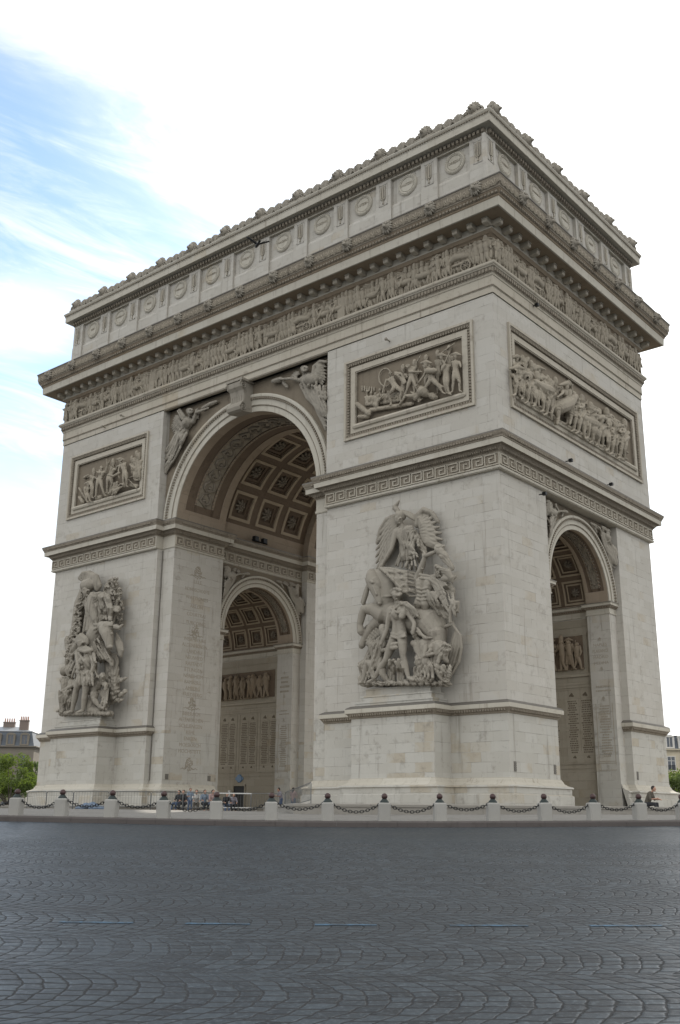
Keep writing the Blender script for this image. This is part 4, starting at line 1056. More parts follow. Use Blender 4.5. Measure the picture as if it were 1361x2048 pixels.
def medallion_mesh():
    mb=MB(); mb.lathe([(0,.07),(.50,.09),(.52,.09),(.53,.05),(.56,.05),(.58,.10),(.66,.14),(.76,.13),(.82,.06),(.84,-.05)],36)
    for k in range(30):
        a=2*pi*k/30; mb.ball((.68*cos(a),.68*sin(a),.13),.05,6,4)
    for k in range(9):
        a=pi*(.25+.5*k/8); mb.tube([(.86*cos(a),.86*sin(a),0),(1.0*cos(a),1.0*sin(a),.03)],[.03,.02],5)
    return mesh_of(mb,'medallion',[M_pale],False)
med=medallion_mesh()
def pil_mesh(w=.66):
    mb=MB()
    # pilaster slab with a sunk field framed by a fillet
    z0=-.24
    mb.box(-w,w,42.86,44.95,z0,0); mb.box(-w-.03,w+.03,40.3,42.74,z0,.03); mb.box(-w-.015,w+.015,42.74,42.86,z0,.015)
    for x0,x1,y0,y1 in ((-.36,-.31,43.0,44.72),(.31,.36,43.0,44.72),(-.36,.36,44.67,44.72),(-.36,.36,43.0,43.05)): mb.box(x0,x1,y0,y1,0,.035)
    return mesh_of(mb,'attic_pilaster',[M_wall])
def sword_mesh():
    mb=MB()
    mb.tube([(0,44.6,.06),(0,43.5,.07)],[.035,.07],6); mb.box(-.13,.13,43.44,43.52,.0,.09); mb.tube([(0,43.42,.05),(0,43.22,.05)],[.045,.04],6); mb.ball((0,43.16,.05),.07,6,5)
    for s_ in (-1,1):
        mb.tube([(s_*.16,43.5,.03),(s_*.2,44.0,.05),(s_*.12,44.55,.03)],[.02,.025,.015],5)
        for k in range(8):
            y=43.55+k*.13; mb.tube([(s_*.17,y,.03),(s_*.25,y+.1,.06)],[.03,.012],5); mb.tube([(s_*.16,y,.03),(s_*.09,y+.1,.05)],[.026,.012],5)
    return mesh_of(mb,'sword_trophy',[M_trim],True)
pm_,sw_=pil_mesh(),sword_mesh()
names_f=['ULM','AUSTERLITZ','IENA','FRIEDLAND','SOMOSIERRA','ESSLING','WAGRAM','MOSKOWA','LUTZEN','BAUTZEN','DRESDE']
names_r=['HANAU','MONTMIRAIL','MONTEREAU','LIGNY','VALMY']
for M,nb,names in ((FR,11,names_f),(RT,5,names_r)):
    for i in range(nb+1):
        x=(i-nb/2)*BAY*(1.0 if nb==11 else 1.085)
        o=place(pm_,'attic_pilaster',arch,M@T(x,0,0)); place(sw_,'sword_trophy',o,M@T(x,0,0))
    for i in range(nb):
        x=(i-(nb-1)/2)*BAY*(1.0 if nb==11 else 1.085)
        o=place(med,'medallion',arch,M@T(x,43.98,-.25)); t=text_mb(names[i],.27 if len(names[i])<9 else .21,.02); 
        build(t,'lettering',M_letter,o,M@T(x,44.02,-.16))
ac=ring_part([(-.3,44.86),(-.02,44.88),(-.02,44.96),(.05,45.0),(.05,45.32),(.2,45.38),(.58,45.4),(.58,45.36),(.62,45.38),(.63,45.86),(.66,45.9),(.66,45.96),(.72,46.06),(.77,46.16),(.77,46.22),(.3,46.34),(-.6,46.4)],'attic_cornice',M_pale)
mb=MB()
eggs(mb,(-AO,-BO-.05),(AO,-BO-.05),(0,-1),44.98,.33,.19,.34,.2); eggs(mb,(AO+.05,-BO),(AO+.05,BO),(1,0),44.98,.33,.19,.34,.2)
part(mb,'dentil_band',M_orn,parent=ac); ring_eggs(.64,45.92,.2,.13,.13,.09,ac)
mb=MB(); mb.box(-AO+.5,AO-.5,-BO+.5,BO-.5,46.2,46.45); part(mb,'attic_roof',M_lead)
def acro_mesh():
    mb=MB(); mb.ball((0,.50,.1),.34,10,8,sz=.8,sy=1.25)
    for k in range(9):
        a=pi*(k/8); r=.52; mb.tube([(.25*cos(a),.45+.25*sin(a),.1),(r*cos(a),.45+r*1.15*sin(a),.08)],[.09,.09],6)
    for s_ in (-1,1):
        pts=[(s_*(.5+.24*cos(t*.6)),.3+.22*sin(t*.6),.08) for t in range(9)]; mb.tube(pts,[.1]*9,6); mb.ball((s_*.5,.3,.1),.11,6,5)
    mb.box(-.85,.85,-.12,.16,-.2,.2); mb.ball((0,.42,.36),.12,7,5); mb.ball((-.12,.6,.32),.07,6,4); mb.ball((.12,.6,.32),.07,6,4)
    return mesh_of(mb,'acroterion',[M_sculpt],True)
def palm_mesh():
    mb=MB()
    for k in (-3,-2,-1,0,1,2,3):
        a=k*.36; L=.56*(1-.07*abs(k)); mb.tube([(.03*k,.0,.05),(L*.8*sin(a),.1+L*.75*cos(a),.1),(L*sin(a),.1+L*cos(a),.05)],[.07,.10,.06],6)
    mb.box(-.5,.5,-.12,.08,-.15,.15); return mesh_of(mb,'palmette',[M_sculpt],True)
am,pm2=acro_mesh(),palm_mesh()
for M,nb,k_ in ((FR,11,1.0),(RT,5,1.085)):
    for i in range(nb+1):
        x=(i-nb/2)*BAY*k_
        place(am,'acroterion',arch,M@T(x,46.36,.30)@Matrix.Diagonal((1.0,1.0,1.5,1)))
        if i<nb:
            for k in range(3): place(pm2,'palmette',arch,M@T(x+BAY*k_*(.30+.2*k),46.34,.32)@Matrix.Diagonal((1.12,1.12,1.7,1)))
# ------------------------------------------------------------------ relief panels in the upper wall
def panel(M,x0,x1,name='relief_panel',z0=25.92,z1=31.76,ib=(1.06,.84,1.0,1.18)):
    mb=MB()
    def fr_(a,b_,zf,mt):    # frame ring between rect a (outer) and b (inner) at depth za->zb
        (ax0,ax1,ay0,ay1,az),(bx0,bx1,by0,by1,bz)=a,b_
        P=[(ax0,ay0,az),(ax1,ay0,az),(ax1,ay1,az),(ax0,ay1,az)];Q=[(bx0,by0,bz),(bx1,by0,bz),(bx1,by1,bz),(bx0,by1,bz)]
        mb.add(P+Q,[(i,(i+1)%4,4+(i+1)%4,4+i) for i in range(4)],mt)
    def ins(t,z): return (x0+t,x1-t,z0+t,z1-t,z)
    R=[(ins(0,-.02),ins(0,.16),0),(ins(0,.16),ins(.16,.16),0),(ins(.16,.16),ins(.18,.10),0),(ins(.18,.10),ins(.22,.10),1),(ins(.22,.10),ins(.46,-.10),1),(ins(.46,-.10),ins(.48,.0),0),(ins(.48,.0),ins(.86,.0),0),(ins(.86,.0),ins(.88,-.05),1),(ins(.88,-.05),ins(.93,-.05),0)]
    for a,b_,m in R: fr_(a,b_,0,m)
    i=ins(.93,-.05)
    fr_(i,(i[0],i[1],i[2],i[3],-.24),0,1)
    mb.quad((i[0],i[2],-.24),(i[1],i[2],-.24),(i[1],i[3],-.24),(i[0],i[3],-.24),2)
    mb.tube([(i[0]-.06,i[2]-.02,-.02),(i[1]+.06,i[2]-.02,-.02)],[.2,.2],8)
    o=part(mb,name,[M_trim,M_orn,M_reliefbg],M=M)
    mb=MB()
    for a,b_,st in (((x0+.3,z1-.3),(x1-.3,z1-.3),0),((x0+.3,z0+.3),(x1-.3,z0+.3),0),((x0+.3,z0+.3),(x0+.3,z1-.3),1),((x1-.3,z0+.3),(x1-.3,z1-.3),1)):
        L=hypot(b_[0]-a[0],b_[1]-a[1]); n=int(L/.2)
        for k in range(n):
            c=(a[0]+(b_[0]-a[0])*(k+.5)/n,a[1]+(b_[1]-a[1])*(k+.5)/n)
            hx,hy=(.06,.1) if not st else (.1,.06); mb.box(c[0]-hx,c[0]+hx,c[1]-hy,c[1]+hy,-.06,.09)
    part(mb,'egg_moulding',M_orn,M=M,parent=o)
    return o
def strokes(mb,sts,fn=lambda p:p,k=1.0,n=10,rmin=.0):
    for st in sts: mb.tube([fn((p[0],p[2],p[1])) for p in st],[max(rmin,p[3]*k) for p in st],20 if st[0][3]>.25 else n)
pn=panel(FR,AO-11.97,AO-1.5); pf=panel(FR,-AO+1.5,-AO+11.97); ps=panel(RT,1.62-BO,21.1-BO)
for g_,M,po in (('front_panel_near',FR,pn),('front_panel_far',FR,pf),('side_panel',RT,ps)):
    mb=MB(); strokes(mb,SCULPT[g_][0][1],rmin=.05); o=build(mb,'battle_relief',M_relief,po,M,remesh=.042); carve(o.data,.05,.24,3,.55)
# sculpture groups on the pedestals
CARVE={'central_figure':(.0,.42),'standing_figure':(.03,.4),'horse':(.0,.40),'bull':(.0,.5),'wing':(.03,.5),'foliage':(.02,.6),'sheaf':(.03,.5),'rocky_base':(.09,.8),'turning_figure':(.05,.4),'helmeted_figure':(.07,.5)}
GN={'right_group':(1,-1,'sculpture_group'),'left_group':(-1,-1,'sculpture_group')}
for g_,(su,sv,nm) in GN.items():
    mb=MB(); c0=su*(PU0+PU1)/2
    for i,(e,z0,z1) in enumerate(((-.18,7.7,8.12),(-.42,8.12,8.5),(-.62,8.5,8.95))):
        w=(PU1-PU0)/2+e; mb.box(c0-w,c0+w,z0,z1,-.25,PED+e-.2)
        mb.box(c0-w-.04,c0+w+.04,z1-.09,z1-.02,-.2,PED+e-.16)
    go=part(mb,nm,M_low,M=FR)
    for k_,(fn_,sts) in enumerate(SCULPT[g_]):
        mb=MB(); strokes(mb,sts,rmin=.045); o=build(mb,fn_,M_sculpt,go,FR,remesh=.034)
        am_,cv=CARVE.get(fn_,(.075,.5)); carve(o.data,am_,.36,k_+1,cv)
# victories in the spandrels
for g_ in ('spandrel_near','spandrel_far'):
    mb=MB(); strokes(mb,SCULPT[g_][0][1],rmin=.05); o=part(mb,'winged_victory',M_sculpt,M=FR,remesh=.045); carve(o.data,.06,.28,5,.6)
def spandrel_small(M):
    for sx in (1,-1):
        mb=MB(); k=SR/GR*.98
        def fn(p): return (sx*p[0]*k,SCZ+(p[1]-GC)*k,max(.02,(p[2]+.72)*k*1.3))
        strokes(mb,SCULPT['spandrel_near'][0][1],fn,k,rmin=.04); part(mb,'winged_victory',M_sculpt,M=M,remesh=.045)
spandrel_small(RT@T(0,0,-.72)); spandrel_small(PLs[-1])
# keystone console
mb=MB(); pr=[(-.75,33.1),(.55,33.1),(.62,32.9),(.58,32.6),(.35,32.35),(.22,31.9),(.24,31.5),(.42,31.34),(.62,31.15),(.66,30.95),(.56,30.72),(.3,30.62),(.0,30.66),(-.75,30.8)]
w=.72;n=len(pr); mb.add([(-w,z,o) for o,z in pr]+[(w,z,o) for o,z in pr],[(i,(i+1)%n,n+(i+1)%n,n+i) for i in range(n)]+[tuple(range(n-1,-1,-1)),tuple(range(n,2*n))])
for y,zz,r in ((32.72,.42,.38),(30.98,.30,.36)):
    for s_ in (-1,1):
        pts=[(s_*(w+.03),y+r*(1-t/14)*sin(t*.9),zz+r*(1-t/14)*cos(t*.9)) for t in range(13)]; mb.tube(pts,[.06]*13,6)
for k in range(7): mb.box(-w+.1+k*.2,-w+.18+k*.2,31.1,32.3,.2,.27)
mb.box(-w-.15,w+.15,33.05,33.24,-.7,.68)
part(mb,'keystone',M_sculpt,M=FR)
# ------------------------------------------------------------------ marching frieze
def hm(mb,x,z0,h,f,d=.06,pose=0,n=6):
    k=h/7.6; q=random.uniform
    hd=(x+f*.1*k,z0+h-.8*k,d+.1); ch=(x,z0+h*.74,d+.07); hp=(x-f*.1*k,z0+h*.5,d+.05)
    mb.ball(hd,.72*k,7,6); mb.tube([ch,((ch[0]+hp[0])/2,(ch[1]+hp[1])/2,d+.05),hp],[1.15*k,.9*k,1.0*k],n)
    st=q(.5,1.3)
    for s_ in (1,-1):
        kn=(hp[0]+s_*st*.5*k+f*.25*k,z0+h*.27,d+.05+.03*s_); ft=(hp[0]+s_*st*k,z0,d+.04+.03*s_)
        mb.tube([hp,kn,ft,(ft[0]+f*.6*k,ft[1]+.05*k,d+.08)],[.8*k,.55*k,.35*k,.3*k],5)
    for s_ in (1,-1):
        up=q(-1,.9) if pose else q(-1,.2)
        el=(ch[0]+s_*1.3*k,ch[1]-.6*k+up*.7*k,d+.1); ha=(el[0]+q(-.8,1.2)*k*f,el[1]+up*1.5*k-.3*k,d+.14)
        mb.tube([(ch[0]+s_*.9*k,ch[1]+.5*k,d+.07),el,ha],[.5*k,.4*k,.3*k],5)
    r=random.random()
    if r<.35: mb.tube([(hd[0],hd[1]+.4*k,hd[2]),(hd[0],hd[1]+1.25*k,hd[2])],[.7*k,.62*k],6)
    elif r<.6: mb.tube([(hd[0]-1.2*k,hd[1]+.5*k,hd[2]),(hd[0],hd[1]+.9*k,hd[2]),(hd[0]+1.2*k,hd[1]+.5*k,hd[2])],[.15*k,.5*k,.15*k],6)
    if random.random()<.35: mb.tube([(x+q(-1,1)*k,z0+h*.35,d+.16),(x+q(-1,1)*k,z0+h*1.06,d+.12)],[.12*k,.1*k],4)
    if random.random()<.4:
        for j in range(3): mb.tube([(x+(j-1)*.6*k,z0+h*.62,d+.12),(x+(j-1)*.9*k,z0+h*.2,d+.1)],[.35*k,.4*k],5)
def hhorse(mb,x,z0,h,f,d=.1,rider=True):
    k=h/1.9
    mb.tube([(x-.55*k*f,z0+1.0*k,d),(x,z0+.98*k,d+.04),(x+.5*k*f,z0+1.05*k,d)],[.26*k,.27*k,.25*k],8)
    mb.tube([(x+.5*k*f,z0+1.1*k,d),(x+.85*k*f,z0+1.5*k,d+.04)],[.2*k,.13*k],6); mb.tube([(x+.85*k*f,z0+1.52*k,d+.04),(x+1.1*k*f,z0+1.3*k,d+.06)],[.12*k,.08*k],6)
    for a,b_,e in ((-.55,.1,.05),(-.45,-.2,-.03),(.45,.3,.05),(.5,-.1,-.03)):
        mb.tube([(x+a*k*f,z0+.9*k,d+e),(x+(a+b_)*k*f,z0+.45*k,d+e),(x+(a+b_*.4)*k*f,z0,d+e)],[.15*k,.08*k,.06*k],5)
    mb.tube([(x-.75*k*f,z0+1.1*k,d),(x-.95*k*f,z0+.6*k,d)],[.07*k,.08*k],5)
    if rider:
        mb.tube([(x,z0+1.2*k,d+.05),(x,z0+1.65*k,d+.05)],[.17*k,.2*k],6); mb.ball((x+.03*f,z0+1.9*k,d+.06),.11*k,6,5); mb.tube([(x,z0+1.25*k,d+.2),(x+.2*k*f,z0+.7*k,d+.28)],[.11*k,.08*k],5); mb.tube([(x,z0+1.6*k,d+.15),(x+.4*k*f,z0+1.5*k,d+.2)],[.08*k,.06*k],5)
def cart(mb,x,z0,f,d=.1):
    mb.box(x-.95,x+.95,z0+.62,z0+.78,d-.1,d+.1)
    for wx in (-.7,.7):
        pts=[(x+wx+.36*cos(t),z0+.38+.36*sin(t),d+.1) for t in np.linspace(0,2*pi,15)]; mb.tube(pts,.055,5,False); mb.ball((x+wx,z0+.38,d+.1),.08,6,5)
        for t in range(4): mb.tube([(x+wx-.33*cos(t*pi/4),z0+.38-.33*sin(t*pi/4),d+.1),(x+wx+.33*cos(t*pi/4),z0+.38+.33*sin(t*pi/4),d+.1)],.03,4)
    mb.tube([(x-.7,z0+1.05,d),(x,z0+1.25,d+.05),(x+.8,z0+1.1,d)],[.25,.3,.25],7); mb.tube([(x-.3,z0+1.5,d),(x+.9,z0+1.2,d)],[.13,.12],6)
def frieze(M,x0,x1,cx_,carts,horses):
    mb=MB(); z0=35.26; x=x0+.15
    while x<x1-.1:
        hm(mb,x,z0,random.uniform(1.8,1.98),random.choice((-1,1)),d=-.075,pose=random.random()<.5); x+=random.uniform(.26,.42)
    x=x0+.3
    marks=sorted([(c,'c') for c in carts]+[(c,'h') for c in horses])
    while x<x1-.2:
        f=1 if x<cx_ else -1
        near=[m for m in marks if abs(m[0]-x)<.45]
        if near:
            if near[0][1]=='c': cart(mb,near[0][0],z0,f); x=near[0][0]+1.5
            else: hhorse(mb,near[0][0],z0,1.72,f,rider=random.random()<.7); x=near[0][0]+.95
            marks.remove(near[0]); continue
        hm(mb,x,z0,random.uniform(1.74,1.9),f,d=random.choice((.04,.12,.18)),pose=random.random()<.4)
        x+=random.uniform(.32,.50)
    part(mb,'marching_figures',M_relief,M=M,smooth=True,parent=fr)
frieze(FR,-AO,AO,0,[-20.2,19.9,6.2],[-17.8,-16.4,-12.2,-6.3,-4.8,-1.0,3.4,8.4,9.7,13.0,15.6,17.2])
frieze(RT,-BO,BO,0,[-5.6,5.8],[-8.6,-7.6,-2.4,2.8,8.3])
mb=MB(); mb.box(-1.6,-.9,35.3,37.0,0,.3); mb.box(-1.45,-1.05,35.5,36.8,.3,.33); part(mb,'frieze_altar',M_relief,M=RT,parent=fr)
for x in (9.9,-10.6):
    mb=MB(); mb.box(x,x+.65,35.3,36.9,0,.28); part(mb,'frieze_altar',M_relief,M=FR,parent=fr)
M_letterd=simple('engraved_letter_soiled',(.13,.105,.075),.9)
# ------------------------------------------------------------------ inscriptions and panels inside the passages
def dashes(mb,x0,x1,y0,y1,n,hgt=.1,z=.022):
    for i in range(n):
        y=y1-(y1-y0)*(i+.5)/n; w=(x1-x0)*random.uniform(.55,.98); x=(x0+x1)/2-w/2
        while x<(x0+x1)/2+w/2:
            l=random.uniform(.05,.11); mb.box(x,x+l,y-hgt/2,y+hgt/2,-.01,z); x+=l+random.uniform(.025,.05)
def wreath(M,x,y,k,z=.015):
    mb=MB()
    for j in range(70):
        a=random.uniform(0,2*pi); r=k*sqrt(random.random())*.6; yy=y+r*sin(a)*1.1; mb.ball((x+r*cos(a)*(.62+.35*(y-yy+.6*k)/k),yy,z),.075*k,5,4,sz=.3)
    for s_ in (-1,1):
        for j in range(7): mb.ball((x+s_*(.5+.09*j)*k,y-(.38+.05*sin(j*1.4))*k,z),(.06-.003*j)*k,5,4,sz=.3)
    return part(mb,'carved_wreath',M_letter,M=M)
JM=frame(0,(0,1,0),(1,0,0),(CX-GR,CY,0)); jc=-7.86
LST=[['LILLE','HONDSCHOOTE','WATTIGNIES','ARLON','COURTRAI','TURCOING'],['WISSEMBOURG','ALDENHOVEN','LANDAU','NEUWIED','RASTADT','ETLINGEN','NERESHEIM','BAMBERG','AMBERG','FRIEDBERG'],['BIBERACH','ALTENKIRCHEN','SCHLIENGEN','KEHL','ENGEN','MOESKIRCH','HOCHSTETT']]
ZS=[(19.15,15.85),(14.55,10.3),(8.85,6.05)]
for zz in (19.95,15.2,9.6,5.1): wreath(JM,jc,zz,.8)
for names,(za,zb) in zip(LST,ZS):
    for i,nm in enumerate(names):
        z=za+(zb-za)*i/(len(names)-1); t=text_mb(nm,.40,.008,sx=1.0 if len(nm)<11 else .85); build(t,'engraved_name',M_letter,arch,JM@T(jc,z,.0))
for v in (-10.0,-5.75):
    mb=MB(); mb.box(v-.16,v+.16,3.95,4.35,-.02,.015); part(mb,'vent_grille',M_lead,M=JM)
for y_,z_ in ((.75,3.95),(5.35,3.95),(16.9,3.95)):
    mb=MB(); mb.box(y_-BO-.13,y_-BO+.13,3.95,4.5,-.3,-.18)
    for k in range(4): mb.box(y_-BO-.12,y_-BO+.12,4.02+.12*k,4.07+.12*k,-.19,-.16)
    part(mb,'vent_grille',M_lead,M=RT)
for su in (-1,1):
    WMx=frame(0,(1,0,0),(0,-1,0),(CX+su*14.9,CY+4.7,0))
    mb=MB(); mb.box(-5.1,5.1,2.0,15.05,-.03,.012); part(mb,'wall_dimming_plate',M_inner,M=WMx)  # added plate: browner passage stone, with the passage's dimness put into its tone
    mb=MB()
    for z0,z1,e in ((10.25,10.45,.06),(10.45,10.6,.1),(4.72,4.8,.05),(5.0,5.08,.05),(11.0,11.25,.14),(14.5,14.62,.06)):
        mb=MB(); mb.box(-5.1,5.1,z0,z1,-.05,e); part(mb,'wall_band',M_inner,M=WMx)
    mb=MB(); mb.box(-4.75,4.75,11.25,14.1,-.05,.06); mb.box(-4.45,4.45,11.5,13.9,.055,.09,1)
    ro=part(mb,'inner_relief_panel',[M_inner,M_vdark],M=WMx)
    mb=MB(); x=-4.2
    while x<4.2: hm(mb,x,11.52,random.uniform(1.9,2.3),random.choice((-1,1)),d=.16,pose=1); x+=random.uniform(.5,.9)
    build(mb,'allegory_relief',M_soffit,ro,WMx,smooth=True)
    for k in range(4):
        c=-3.82+2.55*k
        mb=MB()
        for x0,x1,y0,y1 in ((c-1.14,c-1.06,5.15,10.2),(c+1.06,c+1.14,5.15,10.2),(c-1.06,c+1.06,10.12,10.2),(c-1.06,c+1.06,5.15,5.23),(c-.02,c+.02,5.9,9.5)): mb.box(x0,x1,y0,y1,-.03,.035)
        tb=part(mb,'name_table',M_inner,M=WMx)
        mb=MB(); mb.box(c-.98,c+.98,5.3,10.0,-.02,.0145,1); dashes(mb,c-.92,c-.12,5.75,9.4,24,.085); dashes(mb,c+.12,c+.92,5.75,9.4,24,.085)
        for s_ in (-.52,.52):
            for yy,kk in ((9.75,.2),(5.5,.13)):
                for j in range(9): mb.ball((c+s_+kk*.7*cos(j*.7)*(j%3)/2,yy+kk*.5*sin(j*.7)*(j%3)/2,.02),kk*.4,5,4,sz=.3)
        part(mb,'engraved_names',[M_letterd,M_inner],M=WMx,parent=tb)
    # jamb faces of the side arches
    jx0,jx1=(-9.8,-8.0) if su<0 else (20.0,AR); jc2=(jx0+jx1)/2
    JW=frame(0,(1,0,0),(0,-1,0),(CX+jc2,CY+4.2,0))
    wreath(JW,0,13.4,.2); wreath(JW,0,11.35,.2); wreath(JW,0,9.3,.24); mb=MB(); mb.box(-.6,.6,9.65,10.35,-.02,.01,1); dashes(mb,-.55,.55,9.7,10.3,2,.1); part(mb,'engraved_heading',[M_letter,M_wall],M=JW)
    mb=MB(); dashes(mb,-.42,.42,5.4,8.9,20,.09)
    for x0,x1,y0,y1 in ((-.62,-.58,4.9,9.0),(.58,.62,4.9,9.0),(-.6,.6,5.12,5.16),(-.62,.62,4.55,4.59),(-.62,.62,5.0,5.04)): mb.box(x0,x1,y0,y1,-.01,.012)
    jo=part(mb,'name_panel',M_letter,M=JW)
    if su>0:
        for i,nm in enumerate(('NAPLES','PLAISANCE','MADRID','MEDINA')): build(text_mb(nm,.3,.008,sx=1 if len(nm)<8 else .8),'engraved_name',M_letter,jo,JW@T(0,13.0-.42*i,0))
    else:
        mb=MB(); dashes(mb,-.55,.55,11.6,13.2,4,.16); build(mb,'engraved_names',M_letter,jo,JW)
WL=frame(0,(1,0,0),(0,-1,0),(CX-14.9,CY+4.7,0))
M_emblem=simple('blue_enamel',(.10,.17,.27),.4); M_white=simple('white_board',(.6,.6,.58),.5)
mb=MB(); mb.box(-.28,1.05,1.7,3.9,-.1,.02); dr=part(mb,'doorway',M_dark,M=WL)
mb=MB(); mb.box(-.4,-.28,1.7,4.0,-.05,.08); mb.box(1.05,1.17,1.7,4.0,-.05,.08); mb.box(-.4,1.17,3.9,4.05,-.05,.09); part(mb,'door_frame',M_inner,M=WL,parent=dr)
mb=MB(); mb.lathe([(0,.1),(.3,.1),(.36,.05),(.36,-.02)],20,(.38,4.55,0)); mb.box(-.1,.86,4.42,4.66,.0,.05); o=part(mb,'round_emblem',M_emblem,M=WL,parent=dr)
mb=MB(); mb.box(-.72,-.42,1.75,3.55,.25,.32); nb=build(mb,'notice_board',M_white,None,WL); tag(nb,'tall narrow white notice board standing beside the dark passage doorway','notice board')
# lightning cable down the groove of the far pier, floodlight in the vault
mb=MB(); xg=-UB-.0; mb.tube([(xg+.09,21.4,-.66),(xg+.09,9,-.66),(xg+.09,3.9,-.66)],.028,5); part(mb,'down_pipe',M_lead,M=FR)
mb=MB(); mb.tube([(-.9,23.95,.55),(.9,23.95,.55)],.06,5)
for s_ in (-.7,.35): mb.box(s_,s_+.45,23.95,24.35,.35,.7)
part(mb,'floodlight',M_iron,M=frame(0,(0,1,0),(1,0,0),(CX-8.0,CY-.9,0)))
for x,z in ((-16.4,33.5),(-13.9,33.9),(14.3,32.3)):
    mb=MB(); mb.tube([(x,z,0),(x,z,.35)],.05,5); mb.ball((x,z,.42),.12,6,5); part(mb,'lamp_bracket',M_sculpt,M=FR)
for v,z in ((-6.1,34.3),(-6.4,21.0),(3.6,24.2),(-2.5,24.3)):
    mb=MB(); mb.tube([(v,z,0),(v,z,.3)],.04,5); mb.box(v-.1,v+.1,z-.1,z+.1,.25,.5); part(mb,'lamp_bracket',M_iron,M=RT)
# ------------------------------------------------------------------ steps round the piers
def poly_step(out,z0,z1,name):
    mb=MB(); mb.prism(out,z0,z1,False,True); mb.mould(out,[(-.02,z1-.13),(.05,z1-.12),(.06,z1-.02),(.04,z1+.006),(-.6,z1+.008)]); return tag(build(mb,name,M_step),kind='structure')
arc=[(CX+34*cos(math.radians(a)),CY+34*sin(math.radians(a))) for a in np.linspace(-52.5,52.5,60)]
poly_step(arc+[(-16.2,26),(-16.2,-2.6)],1.4,2.05,'stone_step')
poly_step([(-48,-4.2),(-28.7,-4.2),(-28.7,26.2),(-48,26.2)],1.4,2.05,'stone_step')
# ------------------------------------------------------------------ bollards and chains
def bollard():
    root=empty('bollard',(0,0,0)); mb=MB(); w=.225
    def sq(w,z): return [(-w,-w,z),(w,-w,z),(w,w,z),(-w,w,z)]
    L=[(w,-.15),(w,.59),(w-.012,.625),(w-.05,.645)]
    vs=[]
    c=.05
    for ww,z in L:
        for x,y in ((-ww+c,-ww),(ww-c,-ww),(ww,-ww+c),(ww,ww-c),(ww-c,ww),(-ww+c,ww),(-ww,ww-c),(-ww,-ww+c)): vs.append((x,y,z))
    fs=[(i*8+k,i*8+(k+1)%8,(i+1)*8+(k+1)%8,(i+1)*8+k) for i in range(3) for k in range(8)]+[tuple(range(24,32))]
    mb.add(vs,fs); build(mb,'stone_block',M_granite,root)
    mb=MB(); mb.lathe([(.17,.64),(.17,.68),(.13,.72),(.10,.76),(.085,.78)],12); build(mb,'cap_base',M_green,root,smooth=True)
    mb=MB(); mb.ball((0,0,.865),.115,14,10); build(mb,'ball_finial',M_ball,root,smooth=True)
    return root
def copy_tree(o,parent=None):
    c=o.copy(); COL.objects.link(c)
    if parent is not None: c.parent=parent
    for ch in o.children: copy_tree(ch,c)
    return c
BA=[-69.6,-66.88,-64.16,-61.34,-58.48,-55.68,-52.84,-49.94,-47.05,-44.15,-41.34,-38.5,-35.71,-32.95,-30.2]
BL=['pale stone bollard with dark ball top just beyond the left edge, partly cut off','pale stone bollard in front of the bushy tree, leftmost complete one',
'pale stone bollard in front of the far pier\'s left plinth corner','pale stone bollard before the right half of the far pedestal','pale stone bollard below the pale strip where the far pier meets the great passage',
'pale stone bollard at the right edge of the far pier, left of the dark doorway','pale stone bollard just left of the two people standing in the great passage','pale stone bollard by the slanted crowd barrier, at the near pier plinth',
'pale stone bollard in front of the near pedestal, left of its right corner','pale stone bollard in front of the right corner of the near pedestal','pale stone bollard just left of the near pier\'s outer corner','pale stone bollard in front of the right end of the near pier',
'pale stone bollard in front of the dark side arch opening','pale stone bollard just left of the seated man','pale stone bollard cut off by the right edge of the view']
CLB=['hanging iron chain at the far left edge, in front of the tree','hanging iron chain left of the far pedestal, in front of the leftmost crowd barriers','hanging iron chain before the middle of the far pedestal','hanging iron chain right of the far pedestal, before the blue tarpaulin','hanging iron chain in front of the people seated by the far pier','hanging iron chain in front of the dark passage doorway','hanging iron chain in front of the two people standing in the great passage',
'hanging iron chain before the left part of the near pedestal','hanging iron chain before the right part of the near pedestal','hanging iron chain between near pedestal and the near pier\'s outer corner','hanging iron chain under the near pier\'s outer corner','hanging iron chain at the right end of the near pier','hanging iron chain across the side arch opening','hanging iron chain at the feet of the seated man']
b0=bollard()
tops=[]
for i,a in enumerate(BA):
    t=math.radians(a); o=b0 if i==0 else copy_tree(b0)
    P=(CX+41.2*cos(t),CY+41.2*sin(t),pave_z(41.2,t)); o.location=P; o.rotation_euler=(random.uniform(-.02,.02),random.uniform(-.02,.02),t+random.uniform(-.06,.06))
    tag(o,BL[i],'bollard','bollards around the roundabout'); tops.append(Vector((P[0],P[1],P[2]+.70)))
def chain_mesh(A_,B_,sag):
    mb=MB(); n=17
    def c(t): p=A_.lerp(B_,t); return p-Vector((0,0,sag*(1-(2*t-1)**2)))
    off=.13/(B_-A_).length
    for i in range(n):
        t=off+(1-2*off)*(i+.5)/n; p=c(t); q=(c(t+.01)-c(t-.01)).normalized(); up=Vector((0,0,1)); s_=q.cross(up).normalized(); v=s_ if i%2 else s_.cross(q).normalized()
        L=(B_-A_).length/n*.72; pts=[]
        for k in range(10):
            a=2*pi*k/10; pts.append(p+q*(L*.95*cos(a))+v*(L*.55*sin(a)))
        mb.tube(pts+[pts[0]],.0135,5,False)
    return mb
for i in range(len(BA)-1):
    o=build(chain_mesh(tops[i]-Vector((0,0,0)),tops[i+1],.36+.05*sin(i*1.9)),'chain',M_iron,smooth=True); tag(o,CLB[i],'chain','chains between the bollards')
